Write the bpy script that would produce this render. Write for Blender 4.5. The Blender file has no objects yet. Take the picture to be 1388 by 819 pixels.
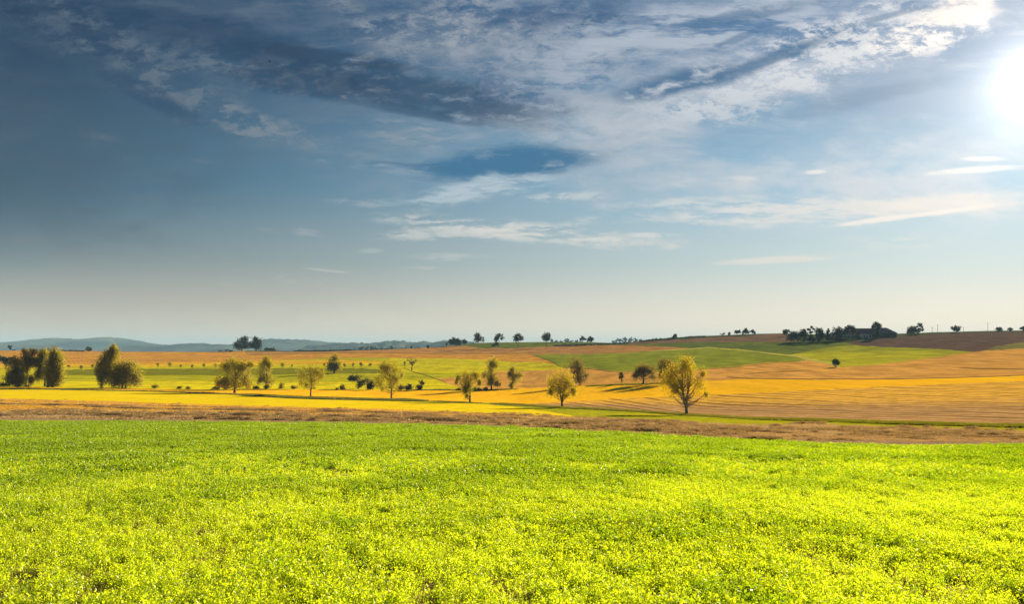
import bpy, math, random
import numpy as np
from mathutils import Vector

R = math.radians
rng = np.random.default_rng(7)
random.seed(7)
SC = bpy.context.scene
COL = SC.collection

# ------------------------------------------------------------------ camera
F = 1080.0          # focal length in photo pixels (1388 px wide)
HV = 470.0          # photo row of the horizon
cam_d = bpy.data.cameras.new('camera')
cam = bpy.data.objects.new('camera', cam_d)
COL.objects.link(cam)
cam.location = (0, 0, 0)
cam.rotation_euler = (R(90), 0, 0)
cam_d.sensor_width = 36.0
cam_d.lens = 36.0 * F / 1388.0
cam_d.shift_y = (HV - 409.5) / 1388.0
cam_d.clip_start = 0.1
cam_d.clip_end = 60000
SC.camera = cam

# ------------------------------------------------------------------ sun, exposure
SUN_AZ, SUN_EL = 33.5, 15.5
SUN = Vector((math.sin(R(SUN_AZ)) * math.cos(R(SUN_EL)), math.cos(R(SUN_AZ)) * math.cos(R(SUN_EL)), math.sin(R(SUN_EL))))
sun_d = bpy.data.lights.new('sun', 'SUN')
sun_d.energy = 5.0
sun_d.angle = R(0.6)
sun_d.color = (1.0, 0.80, 0.52)
sun = bpy.data.objects.new('sun', sun_d)
COL.objects.link(sun)
sun.rotation_euler = SUN.to_track_quat('Z', 'Y').to_euler()
sun.location = (0, 0, 300)

SC.view_settings.view_transform = 'Standard'
SC.view_settings.look = 'None'
SC.view_settings.gamma = 1.0
SC.view_settings.use_curve_mapping = False
SC.view_settings.exposure = 1.42
SC.cycles.use_denoising = True
SC.cycles.max_bounces = 8
SC.cycles.diffuse_bounces = 3
SC.cycles.transmission_bounces = 4
SC.cycles.volume_bounces = 0
SC.cycles.use_adaptive_sampling = False


# ------------------------------------------------------------------ node helpers
class NT:
    """small wrapper to write shader maths shortly"""
    def __init__(s, tree):
        s.t = tree
        s.n = tree.nodes
        s.l = tree.links

    def put(s, sock, v):
        if isinstance(v, bpy.types.NodeSocket):
            s.l.new(v, sock)
        elif isinstance(v, (tuple, list)):
            if len(v) == 3 and sock.type == 'RGBA':
                v = tuple(v) + (1,)
            sock.default_value = v
        else:
            sock.default_value = v

    def m(s, op, a, b=None, c=None, clamp=False):
        k = s.n.new('ShaderNodeMath')
        k.operation = op
        k.use_clamp = clamp
        s.put(k.inputs[0], a)
        if b is not None: s.put(k.inputs[1], b)
        if c is not None: s.put(k.inputs[2], c)
        return k.outputs[0]

    def smooth(s, x, lo, hi, a=0.0, b=1.0):
        k = s.n.new('ShaderNodeMapRange')
        k.interpolation_type = 'SMOOTHSTEP'
        s.put(k.inputs['Value'], x)
        k.inputs['From Min'].default_value = lo
        k.inputs['From Max'].default_value = hi
        k.inputs['To Min'].default_value = a
        k.inputs['To Max'].default_value = b
        return k.outputs[0]

    def mix(s, f, a, b, mode='MIX'):
        k = s.n.new('ShaderNodeMix')
        k.data_type = 'RGBA'
        k.blend_type = mode
        k.clamp_factor = True
        s.put(k.inputs[0], f)
        s.put(k.inputs[6], a)
        s.put(k.inputs[7], b)
        return k.outputs[2]

    def noise(s, vec, scale=1.0, detail=3.0, rough=0.5, dist=0.0):
        k = s.n.new('ShaderNodeTexNoise')
        s.put(k.inputs['Vector'], vec)
        k.inputs['Scale'].default_value = scale
        k.inputs['Detail'].default_value = detail
        k.inputs['Roughness'].default_value = rough
        k.inputs['Distortion'].default_value = dist
        return k.outputs['Fac']

    def xyz(s, v):
        k = s.n.new('ShaderNodeSeparateXYZ')
        s.put(k.inputs[0], v)
        return k.outputs

    def vec(s, x, y, z):
        k = s.n.new('ShaderNodeCombineXYZ')
        for i, q in enumerate((x, y, z)): s.put(k.inputs[i], q)
        return k.outputs[0]

    def mapping(s, v, scale=(1, 1, 1), rot=(0, 0, 0), loc=(0, 0, 0)):
        k = s.n.new('ShaderNodeMapping')
        s.put(k.inputs['Vector'], v)
        k.inputs['Scale'].default_value = scale
        k.inputs['Rotation'].default_value = rot
        k.inputs['Location'].default_value = loc
        return k.outputs[0]


# ------------------------------------------------------------------ world: sky with high clouds
world = bpy.data.worlds.new('World')
SC.world = world
world.use_nodes = True
world.cycles.sampling_method = 'MANUAL'
world.cycles.sample_map_resolution = 256
W = NT(world.node_tree)
W.n.clear()
wout = W.n.new('ShaderNodeOutputWorld')
bg = W.n.new('ShaderNodeBackground')
W.l.new(bg.outputs[0], wout.inputs[0])
SKY_STRENGTH = 0.1
HAZE = 9e-5
bg.inputs['Strength'].default_value = SKY_STRENGTH
sky = W.n.new('ShaderNodeTexSky')
sky.sky_type = 'NISHITA'
sky.sun_disc = False
sky.sun_elevation = R(SUN_EL)
sky.sun_rotation = R(SUN_AZ)
sky.altitude = 300
sky.air_density = 1.2
sky.dust_density = 1.0
sky.ozone_density = 2.0
K = 1.0 / SKY_STRENGTH      # colours below are written as final radiance


def rad(r, g, b):
    """final radiance of a display colour 0..255 at this exposure, before the background strength"""
    def l(c):
        c /= 255.0
        return c / 12.92 if c <= .04045 else ((c + .055) / 1.055) ** 2.4
    e = K / 2 ** SC.view_settings.exposure
    return (l(r) * e, l(g) * e, l(b) * e)


tc = W.n.new('ShaderNodeTexCoord').outputs['Generated']
dx, dy, dz = W.xyz(tc)
dys = W.m('MAXIMUM', dy, 0.02)
ga = W.m('DIVIDE', dx, dys)                      # tangent of the bearing
gb = W.m('DIVIDE', dz, dys)                      # tangent of the height
nsun = W.n.new('ShaderNodeVectorMath')
nsun.operation = 'DOT_PRODUCT'
W.l.new(tc, nsun.inputs[0])
nsun.inputs[1].default_value = SUN
cosg = nsun.outputs['Value']
gam = W.m('ARCCOSINE', W.m('MINIMUM', cosg, 0.99999))        # angle from the sun, radians

skyc = sky.outputs[0]


def ell(px, v, rx, rv, ang=0.0, soft=0.6):
    """soft elliptical patch of sky, centre and radii in photo units -> 0..1"""
    ca, cb = (px - 694) / F, (HV - v) / F
    c, s_ = math.cos(R(ang)), math.sin(R(ang))
    da = W.m('SUBTRACT', ga, ca)
    db = W.m('SUBTRACT', gb, cb)
    p = W.m('ADD', W.m('MULTIPLY', da, c), W.m('MULTIPLY', db, s_))
    q = W.m('SUBTRACT', W.m('MULTIPLY', db, c), W.m('MULTIPLY', da, s_))
    p = W.m('MULTIPLY', p, F / rx)
    q = W.m('MULTIPLY', q, F / rv)
    r2 = W.m('ADD', W.m('MULTIPLY', p, p), W.m('MULTIPLY', q, q))
    r = W.m('SQRT', r2)
    r = W.m('ADD', r, WOB)
    front = W.smooth(dy, 0.02, 0.1)
    return W.m('MULTIPLY', W.smooth(r, 1.0 + soft * .5, 1.0 - soft), front)


# noises
gab = W.vec(ga, gb, 0.0)
wv = W.n.new('ShaderNodeTexNoise')
W.put(wv.inputs['Vector'], W.mapping(gab, (7, 11, 1)))
wv.inputs['Detail'].default_value = 4
warp = W.n.new('ShaderNodeVectorMath'); warp.operation = 'MULTIPLY_ADD'
W.l.new(wv.outputs['Color'], warp.inputs[0]); warp.inputs[1].default_value = (.016, .010, 0); W.l.new(gab, warp.inputs[2])
gw = warp.outputs[0]
n_big = W.noise(W.mapping(gw, (2.2, 5.0, 1), (0, 0, R(8))), 1.0, 3, .55, .1)
n_mid = W.noise(W.mapping(gw, (5.0, 15.0, 1), (0, 0, R(-12))), 1.0, 6, .62, .15)
n_gran = W.noise(W.mapping(gw, (24, 50, 1), (0, 0, R(-28))), 1.0, 6, .74, .04)
n_fib = W.noise(W.mapping(gw, (9, 60, 1), (0, 0, R(-14))), 1.0, 5, .68, .04)
n_fib2 = W.noise(W.mapping(gw, (7, 42, 1), (0, 0, R(22))), 1.0, 5, .68, .04)
n_w = W.noise(W.mapping(gw, (14, 40, 1)), 1.0, 5, .64, .1)
n_w2 = W.noise(W.mapping(gw, (24, 90, 1), (0, 0, R(-4))), 1.0, 5, .68, .04)
WOB = W.m('MULTIPLY', W.m('SUBTRACT', W.m('ADD', W.m('MULTIPLY', n_w, .6), W.m('MULTIPLY', n_mid, .4)), 0.5), 2.6)
CLO, CHI = (.40, .60)

# clear sky: deep steel blue aloft, dimmer away from the sun under a thin high veil
sund = W.smooth(gam, 0.10, 1.15)                    # 0 at sun, 1 far left
lowc = W.mix(sund, rad(250, 236, 214), rad(214, 202, 180))
lowm = W.mix(sund, rad(204, 216, 212), rad(134, 146, 146))
midc = W.mix(sund, rad(146, 188, 212), rad(60, 99, 124))
topc = W.mix(sund, rad(66, 114, 158), rad(24, 54, 84))
g1 = W.mix(W.smooth(gb, 0.0, 0.11), lowc, lowm)
g1 = W.mix(W.smooth(gb, 0.06, 0.22), g1, midc)
g2 = W.mix(W.smooth(gb, 0.16, 0.42), g1, topc)
base = W.mix(0.985, skyc, g2)                         # Nishita keeps a share of the clear sky

def lay(base, px, v, rx, rv, an, k, col, nz, soft=.7, lo=.40, hi=.60):
    e = W.m('MULTIPLY', ell(px, v, rx, rv, an, soft), W.smooth(nz, lo, hi))
    return W.mix(W.m('MULTIPLY', e, k), base, col)

far_c = lambda r, l: W.mix(sund, rad(*r), rad(*l))
# dull grey haze on the left
base = lay(base, -60, 225, 330, 120, 0, .55, rad(70, 86, 100), n_big, .9, .1, .5)
base = lay(base, 100, 400, 420, 50, 0, .35, rad(170, 166, 156), n_big, .9, .1, .5)
base = lay(base, 60, 90, 230, 60, -10, .35, rad(56, 78, 100), n_big, .9, .3, .6)
# high veil, mottled, over the whole upper sky
veil = W.m('MULTIPLY', W.smooth(n_mid, 0.42, 0.60), W.smooth(gb, 0.14, 0.36))
base = W.mix(W.m('MULTIPLY', veil, 0.40), base, far_c((170, 182, 198), (56, 84, 106)))
veil2 = W.m('MULTIPLY', W.m('MULTIPLY', W.smooth(n_fib2, 0.45, 0.70), W.smooth(n_big, .35, .6)), W.smooth(gb, 0.12, 0.30))
base = W.mix(W.m('MULTIPLY', veil2, 0.35), base, far_c((214, 218, 222), (96, 110, 126)))
# broad pale veils
for (px, v, rx, rv, an, k, nz) in [(840, 170, 300, 80, 10, .55, n_mid), (1230, 250, 260, 70, 4, .70, n_mid), (1290, 185, 200, 60, 5, .5, n_big), (700, 60, 170, 60, -8, .40, n_gran), (1000, 240, 260, 40, 3, .4, n_mid)]:
    base = lay(base, px, v, rx, rv, an, k, far_c((224, 222, 222), (124, 138, 152)), nz, .9, .34, .6)
for (px, v, rx, rv, an, k, nz) in [(180, 80, 150, 40, -30, .7, n_gran), (300, 150, 120, 24, -24, .85, n_gran), (400, 178, 90, 14, -20, .5, n_gran), (470, 208, 80, 8, -12, .45, n_fib), (275, 75, 40, 40, -60, .35, n_gran), (470, 14, 60, 26, -50, .5, n_gran), (520, 48, 40, 18, -40, .6, n_gran), (520, 112, 150, 26, -6, .7, n_gran), (360, 100, 120, 26, -14, .5, n_gran), (600, 40, 120, 40, 10, .6, n_gran), (60, 40, 90, 30, -20, .4, n_gran), (590, 190, 120, 22, -14, .6, n_fib), (150, 200, 60, 20, -20, .3, n_gran), (190, 268, 70, 12, -6, .3, n_fib)]:
    base = lay(base, px, v, rx, rv, an, k, far_c((214, 216, 220), (88, 106, 122)), nz, .8, .44, .62)
# blue gaps and shaded bellies
for (px, v, rx, rv, an, k, c) in [(600, 130, 180, 30, -10, .8, (44, 74, 104)), (420, 110, 120, 24, -8, .6, (34, 62, 90)), (300, 50, 130, 30, -14, .5, (34, 60, 90)), (440, 76, 130, 10, -8, .6, (38, 62, 88)), (560, 150, 110, 9, -10, .6, (44, 76, 106)), (200, 128, 90, 16, -26, .45, (36, 66, 98)), (120, 60, 80, 14, -20, .35, (36, 64, 98)), (760, 20, 120, 20, 6, .5, (66, 92, 124)), (700, 120, 80, 22, -20, .5, (62, 96, 132)),
                                  (690, 222, 140, 24, 4, .95, (58, 112, 150)), (560, 226, 90, 6, -4, .6, (66, 112, 146))]:
    base = lay(base, px, v, rx, rv, an, k, rad(*c), n_w, .45, .28, .5)
# clouds: centre, half sizes, slope, strength, colour, texture
for (px, v, rx, rv, an, k, c, nz) in [
    (1120, 70, 260, 44, 19, .55, (196, 204, 214), n_mid),
    (1130, 68, 260, 46, 19, .90, (222, 222, 224), n_gran),
    (1030, 110, 160, 30, 14, .75, (212, 216, 220), n_gran),
    (900, 150, 170, 32, 10, .55, (186, 196, 206), n_gran),
    (960, 34, 190, 40, 10, .70, (190, 198, 210), n_fib2),
    (800, 90, 150, 70, 14, .55, (158, 170, 186), n_gran),
    (860, 60, 180, 50, 20, .45, (172, 184, 198), n_fib2),
    (1270, 36, 90, 34, 22, 1.0, (250, 240, 232), n_gran),
    (1300, 14, 60, 20, 10, .9, (255, 240, 226), n_mid),
    (700, 312, 190, 13, -5, .95, (214, 214, 208), n_fib),
    (830, 330, 90, 7, -3, .8, (220, 218, 210), n_w2),
    (580, 318, 70, 8, 0, .7, (206, 208, 204), n_fib),
    (650, 258, 120, 16, 8, .75, (188, 204, 212), n_fib),
    (520, 228, 120, 7, -8, .5, (140, 162, 176), n_fib),
    (760, 266, 60, 6, 2, .6, (206, 212, 212), n_w2),
    (620, 348, 70, 6, 0, .5, (200, 204, 200), n_fib),
    (1060, 352, 96, 5, 3, .85, (226, 222, 212), n_big),
    (1120, 285, 280, 20, 2, .75, (232, 226, 218), n_fib),
    (1290, 276, 140, 18, 4, .6, (244, 232, 220), n_mid),
    (1240, 292, 110, 4, 7, .8, (250, 238, 226), n_big),
    (940, 274, 110, 8, 3, .7, (216, 218, 214), n_fib),
    (960, 246, 60, 5, 4, .4, (210, 214, 212), n_w2),
    (1322, 230, 58, 5, 4, 1.0, (255, 246, 232), n_big),
    (1335, 215, 30, 3.6, 0, .9, (255, 246, 232), n_big),
    (1105, 233, 15, 3.4, 3, .8, (236, 232, 226), n_big),
    (1010, 241, 18, 4, 0, .5, (222, 222, 220), n_w2),
    (880, 318, 36, 3.6, 0, .7, (222, 220, 214), n_w2),
    (485, 275, 42, 6, -3, .6, (158, 172, 180), n_w2),
    (418, 314, 26, 6, -6, .7, (158, 168, 172), n_w2),
    (368, 312, 22, 4, -6, .5, (138, 152, 158), n_w2),
    (403, 380, 32, 6, -8, .7, (182, 184, 178), n_w2),
    (446, 367, 30, 1.8, -6, .7, (184, 188, 184), n_big),
    (315, 387, 22, 2.6, -10, .6, (174, 176, 170), n_big),
    (502, 340, 18, 4, 0, .6, (176, 186, 186), n_w2),
    (36, 325, 44, 7, -3, .6, (116, 124, 130), n_w2),
    (100, 360, 46, 4, -8, .4, (138, 144, 144), n_w2),
    (572, 364, 24, 3, 0, .4, (200, 202, 196), n_w2),
    (1240, 328, 60, 8, 6, .5, (232, 226, 218), n_fib),
    (150, 188, 20, 4, -4, .4, (104, 116, 128), n_w2),
    (280, 218, 22, 4, -4, .3, (112, 128, 140), n_w2),
]:
    base = lay(base, px, v, rx, rv, an, k, rad(*c), nz, .6, *((.43, .58) if nz is n_gran else (.22, .42) if nz is n_big else (.41, .57)))
# blue gap through the big bright cloud
for (px, v, rx, rv, an, k) in [(930, 110, 105, 20, 13, 1.0), (1040, 82, 95, 11, 20, .9), (1010, 20, 100, 10, 10, .7), (1000, 52, 50, 6, 24, .6), (1200, 22, 70, 5, 14, .6), (1180, 130, 110, 16, 12, .35)]:
    base = lay(base, px, v, rx, rv, an, k * .92, rad(62, 106, 144), n_w, .5, .30, .50)
# aureole of the sun seen through thin cloud
for (k_, p_, c_) in [(.10, -7.5, (1, .96, .90)), (.24, -17.0, (1, .96, .90)), (.75, -52.0, (1, .97, .92))]:
    au = W.m('MULTIPLY', W.m('POWER', 2.71828, W.m('MULTIPLY', gam, p_)), K * k_)
    sc_n = W.n.new('ShaderNodeVectorMath'); sc_n.operation = 'SCALE'
    sc_n.inputs[0].default_value = c_
    W.l.new(au, sc_n.inputs['Scale'])
    ad = W.n.new('ShaderNodeVectorMath'); ad.operation = 'ADD'
    W.l.new(base, ad.inputs[0]); W.l.new(sc_n.outputs[0], ad.inputs[1])
    base = ad.outputs[0]
W.l.new(base, bg.inputs['Color'])


# ------------------------------------------------------------------ numeric helpers
def vnoise(x, y, seed=0):
    x = np.asarray(x, float); y = np.asarray(y, float)
    xi = np.floor(x).astype(np.int64); yi = np.floor(y).astype(np.int64)
    xf = x - xi; yf = y - yi
    def h(a, b):
        n = (a * 374761393 + b * 668265263 + seed * 974634777) & 0xffffffff
        n = ((n ^ (n >> 13)) * 1274126177) & 0xffffffff
        n = n ^ (n >> 16)
        return (n & 0xffff) / 65535.0
    u = xf * xf * (3 - 2 * xf); w = yf * yf * (3 - 2 * yf)
    return (h(xi, yi) * (1 - u) + h(xi + 1, yi) * u) * (1 - w) + (h(xi, yi + 1) * (1 - u) + h(xi + 1, yi + 1) * u) * w


def fbm(x, y, seed=0, o=4):
    t = 0; a = .5; s = 0
    for k in range(o):
        t = t + a * vnoise(np.asarray(x) * 2 ** k, np.asarray(y) * 2 ** k, seed + k); s += a; a *= .5
    return t / s


def pchip(xs, ys, x):
    xs = np.asarray(xs, float); ys = np.asarray(ys, float); x = np.asarray(x, float)
    h = np.diff(xs); d = np.diff(ys) / h
    m = np.zeros_like(xs)
    for i in range(1, len(xs) - 1):
        if d[i - 1] * d[i] > 0:
            w1 = 2 * h[i] + h[i - 1]; w2 = h[i] + 2 * h[i - 1]
            m[i] = (w1 + w2) / (w1 / d[i - 1] + w2 / d[i])
    m[0] = d[0]; m[-1] = d[-1]
    i = np.clip(np.searchsorted(xs, x) - 1, 0, len(h) - 1)
    t = (x - xs[i]) / h[i]
    tc_ = np.clip(t, 0, 1)
    r = (2 * tc_**3 - 3 * tc_**2 + 1) * ys[i] + (tc_**3 - 2 * tc_**2 + tc_) * h[i] * m[i] + (-2 * tc_**3 + 3 * tc_**2) * ys[i + 1] + (tc_**3 - tc_**2) * h[i] * m[i + 1]
    r = np.where(t < 0, ys[0] + m[0] * (x - xs[0]), r)
    r = np.where(t > 1, ys[-1] + m[-1] * (x - xs[-1]), r)
    return r


A0, B0 = 1.93, 0.074     # near slope: z = -A0 - B0*y


def plane_s(v):
    return ((v - HV) / F - B0) / A0


# depth of the ground along a few bearings: (photo row, metres away)
PROF = {
    0:    [(600, None), (573, None), (541, 170), (527.5, 270), (507, 420), (497, 520), (491, 590), (476, 900)],
    350:  [(600, None), (575, None), (551, 145), (536.5, 250), (528.5, 305), (506, 430), (495, 530), (478, 850)],
    530:  [(600, None), (578, None), (556, 140), (543, 235), (540, 262), (529, 320), (500, 470), (486, 610), (474, 850)],
    694:  [(620, None), (583, None), (562, 130), (549, 215), (529, 325), (505, 450), (490, 560), (480, 680), (472, 800), (464, 960)],
    930:  [(640, None), (594, None), (573, None), (563, 160), (540, 232), (520, 300), (500, 400), (475, 600), (457, 820)],
    1150: [(640, None), (606, None), (577, None), (571, 100), (550, 160), (530, 220), (515, 280), (497, 380), (480, 500), (468, 590), (458, 680), (454, 760)],
    1388: [(640, None), (608.5, None), (584, None), (577, 78), (550, 132), (524, 208), (509, 272), (490, 370), (472, 490), (463, 570), (448, 780)],
}
PU = sorted(PROF)
PS = {}
for u_, L_ in PROF.items():
    v_ = [a for a, b in L_][::-1]
    s_ = [(plane_s(a) if b is None else 1.0 / b) for a, b in L_][::-1]
    PS[u_] = (v_, s_)


def depth(u, v):
    """metres forward of the ground seen at photo position (u, v)"""
    u = np.asarray(u, float); v = np.asarray(v, float)
    u, v = np.broadcast_arrays(u, v)
    cols = np.stack([pchip(*PS[k], v) for k in PU], 0)
    uc = np.clip(u, PU[0], PU[-1])
    i = np.clip(np.searchsorted(PU, uc) - 1, 0, len(PU) - 2)
    pu = np.array(PU, float)
    t = (uc - pu[i]) / (pu[i + 1] - pu[i])
    # Catmull-Rom across the bearings
    def g(k):
        k = np.clip(k, 0, len(PU) - 1)
        return np.take_along_axis(cols.reshape(len(PU), -1), k.reshape(1, -1), 0).reshape(u.shape)
    p1, p2 = g(i), g(i + 1)
    t3 = t * t * (3 - 2 * t)
    tt = 0.5 * t + 0.5 * t3
    s = p1 * (1 - tt) + p2 * tt
    near = plane_s(v)
    k = np.clip((v - 578) / 30, 0, 1)
    s = s * (1 - k) + near * k
    return 1.0 / np.clip(s, 1 / 1500.0, 10)


def bump(x, y):
    a = 0.0011 * np.clip(y - 40, 0, 500)
    w = 18 + 0.05 * np.clip(y, 0, 1000)
    return a * (fbm(x / 26.0, y / 34.0, 5, 3) - .5) * np.clip((y - 40) / 60, 0, 1)


def gpt(u, v, dzz=0.0):
    """world point of the ground at photo position"""
    Y = depth(u, v)
    x = (np.asarray(u) - 694) / F * Y
    z = -(np.asarray(v) - HV) / F * Y
    return x, Y, z + bump(x, Y) + dzz


def link(name, verts, faces, mat, parent=None, smooth=False, attrs=None, loc=None):
    me = bpy.data.meshes.new(name)
    verts = np.asarray(verts, np.float32)
    faces = np.asarray(faces, np.int32)
    n = faces.shape[1]
    me.vertices.add(len(verts))
    me.vertices.foreach_set('co', verts.ravel())
    me.loops.add(faces.size)
    me.polygons.add(len(faces))
    me.loops.foreach_set('vertex_index', faces.ravel())
    me.polygons.foreach_set('loop_start', np.arange(0, faces.size, n, dtype=np.int32))
    me.polygons.foreach_set('loop_total', np.full(len(faces), n, np.int32))
    if smooth:
        me.polygons.foreach_set('use_smooth', np.ones(len(faces), bool))
    me.update(calc_edges=True)
    for k, a in (attrs or {}).items():
        at = me.attributes.new(k, 'FLOAT', 'POINT')
        at.data.foreach_set('value', np.asarray(a, np.float32))
    me.materials.append(mat)
    o = bpy.data.objects.new(name, me)
    COL.objects.link(o)
    if parent: o.parent = parent
    if loc is not None: o.location = loc
    return o


def tag(o, label=None, cat=None, group=None, kind=None):
    if label: o['label'] = label
    if cat: o['category'] = cat
    if group: o['group'] = group
    if kind: o['kind'] = kind
    return o


# ------------------------------------------------------------------ materials
def newmat(name):
    m = bpy.data.materials.new(name)
    m.use_nodes = True
    t = NT(m.node_tree)
    t.n.clear()
    out = t.n.new('ShaderNodeOutputMaterial')
    return m, t, out


def field_mat(name, a, b, c=None, sc=(0.25, 0.08), fine=(1.6, .5), rows=None, bumpd=0.6, mixattr=None, contrast=1.0, life=.40):
    """ground cover: two tones in broad patches, a third in fine flecks, optional swath rows.
    rows = (direction degrees, spacing m, strength, colour)"""
    m, t, out = newmat(name)
    geo = t.n.new('ShaderNodeNewGeometry').outputs['Position']
    p = t.mapping(geo, (sc[0], sc[1], 0))
    n1 = t.noise(p, 1.0, 5, .6, .3)
    col = t.mix(t.smooth(n1, .5 - .2 / contrast, .5 + .2 / contrast), a, b)
    n2 = t.noise(t.mapping(geo, (fine[0], fine[1], 0)), 1.0, 6, .7)
    if c: col = t.mix(t.smooth(n2, .45, .72), col, c)
    h = n2
    if mixattr:
        at = t.n.new('ShaderNodeAttribute'); at.attribute_name = 'mixv'
        f = t.m('ADD', at.outputs['Fac'], t.m('MULTIPLY', t.m('SUBTRACT', n2, .5), .9))
        col = t.mix(t.smooth(f, .25, .75), col, mixattr)
    if rows:
        ang, sp, k, rc = rows
        q = t.mapping(geo, (1, 1, 0), (0, 0, R(ang)))
        x_, y_, z_ = t.xyz(q)
        wob = t.m('MULTIPLY', t.noise(t.mapping(geo, (.006, .006, 0)), 1, 2, .5), sp * 1.5)
        ph = t.m('MULTIPLY', t.m('ADD', y_, wob), 2 * math.pi / sp)
        s1 = t.m('SINE', ph)
        f = t.m('MULTIPLY', t.smooth(s1, .1, .9), t.smooth(t.noise(t.mapping(q, (.02, .22, 0)), 1, 6, .65), .38, .60))
        col = t.mix(t.m('MULTIPLY', f, k), col, rc)
    n3 = t.noise(t.mapping(geo, (sc[0] * 5 + .02, sc[1] * 3 + .004, 0), (0, 0, R(7))), 1.0, 9, .72, .2)
    dark = t.m('ADD', t.m('MULTIPLY', t.smooth(n3, .36, .64), life), 1.05 - life)
    dk = t.n.new('ShaderNodeVectorMath'); dk.operation = 'SCALE'
    t.l.new(col, dk.inputs[0]); t.l.new(dark, dk.inputs['Scale'])
    col = dk.outputs[0]
    bs = t.n.new('ShaderNodeBsdfPrincipled')
    t.put(bs.inputs['Base Color'], col)
    bs.inputs['Roughness'].default_value = .95
    bs.inputs['Specular IOR Level'].default_value = 0
    bu = t.n.new('ShaderNodeBump')
    bu.inputs['Strength'].default_value = bumpd
    bu.inputs['Distance'].default_value = .45
    t.put(bu.inputs['Height'], h)
    t.l.new(bu.outputs[0], bs.inputs['Normal'])
    t.l.new(bs.outputs[0], out.inputs[0])
    return m


def leaf_mat(name, dark, light, trans, tf=.5, inst=False, fleck=None):
    m, t, out = newmat(name)
    at = t.n.new('ShaderNodeAttribute')
    at.attribute_name = 'tone'
    if inst: at.attribute_type = 'INSTANCER'
    tone = at.outputs['Fac']
    geo = t.n.new('ShaderNodeNewGeometry')
    rnd = geo.outputs['Random Per Island']
    f = t.m('ADD', t.m('MULTIPLY', tone, .75), t.m('MULTIPLY', rnd, .35), clamp=True)
    col = t.mix(f, dark, light)
    if fleck:
        col = t.mix(t.m('GREATER_THAN', rnd, 1 - fleck[0]), col, fleck[1])
    tcol = t.mix(f, tuple(x * .55 for x in trans), trans)
    d = t.n.new('ShaderNodeBsdfDiffuse')
    t.put(d.inputs[0], col)
    tr = t.n.new('ShaderNodeBsdfTranslucent')
    t.put(tr.inputs[0], tcol)
    mx = t.n.new('ShaderNodeMixShader')
    mx.inputs[0].default_value = tf
    t.l.new(d.outputs[0], mx.inputs[1])
    t.l.new(tr.outputs[0], mx.inputs[2])
    gl = t.n.new('ShaderNodeBsdfGlossy')
    gl.inputs['Roughness'].default_value = .45
    gl.inputs[0].default_value = (.9, .9, .8, 1)
    m2 = t.n.new('ShaderNodeMixShader')
    m2.inputs[0].default_value = .04
    t.l.new(mx.outputs[0], m2.inputs[1])
    t.l.new(gl.outputs[0], m2.inputs[2])
    t.l.new(m2.outputs[0], out.inputs[0])
    return m


def plain_mat(name, a, b, scale=3.0, rough=.85, bumpd=.55):
    m, t, out = newmat(name)
    geo = t.n.new('ShaderNodeNewGeometry').outputs['Position']
    n = t.noise(geo, scale, 5, .6, .2)
    bs = t.n.new('ShaderNodeBsdfPrincipled')
    t.put(bs.inputs['Base Color'], t.mix(t.smooth(n, .3, .7), a, b))
    bs.inputs['Roughness'].default_value = rough
    bu = t.n.new('ShaderNodeBump')
    bu.inputs['Strength'].default_value = bumpd
    bu.inputs['Distance'].default_value = .05
    t.put(bu.inputs['Height'], n)
    t.l.new(bu.outputs[0], bs.inputs['Normal'])
    t.l.new(bs.outputs[0], out.inputs[0])
    return m


M = {}
M['soil'] = field_mat('crop_soil', (.22, .20, .04), (.34, .25, .10), (.18, .20, .03), (.8, .8), (6, 6))
M['bare'] = field_mat('bare_soil', (.40, .27, .16), (.33, .22, .13), (.48, .35, .22), (.3, .3), (4, 2), mixattr=None)
M['stub_near'] = field_mat('cut_straw', (.42, .24, .09), (.30, .17, .07), (.56, .36, .14), (.25, .25), (2.5, 1.2))
M['stub_gold'] = field_mat('cut_straw_golden', (.50, .30, .11), (.42, .24, .09), (.66, .44, .14), (.2, .12), (2.5, 1.0), mixattr=(.80, .46, .04))
M['yellow'] = field_mat('yellow_meadow', (.72, .56, .01), (.78, .58, .01), (.62, .56, .01), (.06, .02), (1.2, .3), bumpd=.4, life=.16)
M['verge'] = field_mat('verge_grass', (.36, .38, .015), (.50, .46, .015), (.26, .30, .01), (.12, .08), (1.2, .4))
M['ditch'] = field_mat('rough_grass', (.10, .11, .02), (.16, .13, .03), (.07, .08, .015), (.4, .2), (2, 1))
M['wheat'] = field_mat('ripe_wheat', (.93, .54, .012), (.88, .49, .012), (.80, .42, .015), (.02, .006), (.5, .10), bumpd=.4, life=.16)
M['wheatfar'] = field_mat('ripe_wheat_upper', (.74, .40, .08), (.70, .37, .08), (.60, .32, .08), (.015, .01), (.3, .08), rows=(6, 26, .18, (.55, .27, .05)), bumpd=.55)
M['stubble'] = field_mat('mown_stubble', (.52, .31, .12), (.44, .26, .11), (.64, .44, .20), (.04, .10), (.5, .35), rows=(79.8, 5.0, .85, (.13, .07, .03)), mixattr=(.86, .50, .07))
M['meadow'] = field_mat('valley_meadow', (.68, .60, .008), (.60, .56, .008), (.44, .45, .01), (.012, .012), (.35, .08), bumpd=.3, contrast=1.3)
M['meadowb'] = field_mat('valley_meadow_bright', (.80, .68, .008), (.72, .64, .008), (.52, .50, .01), (.012, .02), (.35, .08), bumpd=.55)
M['meadowg'] = field_mat('valley_meadow_green', (.58, .53, .01), (.46, .46, .01), (.33, .36, .01), (.012, .03), (.35, .08), bumpd=.55)
M['shadestrip'] = field_mat('shade_toned_grass', (.19, .21, .012), (.24, .25, .012), (.32, .32, .015), (.02, .05), (.3, .1), bumpd=.55)  # shade of a bank facing away, put into the grass colour
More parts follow.
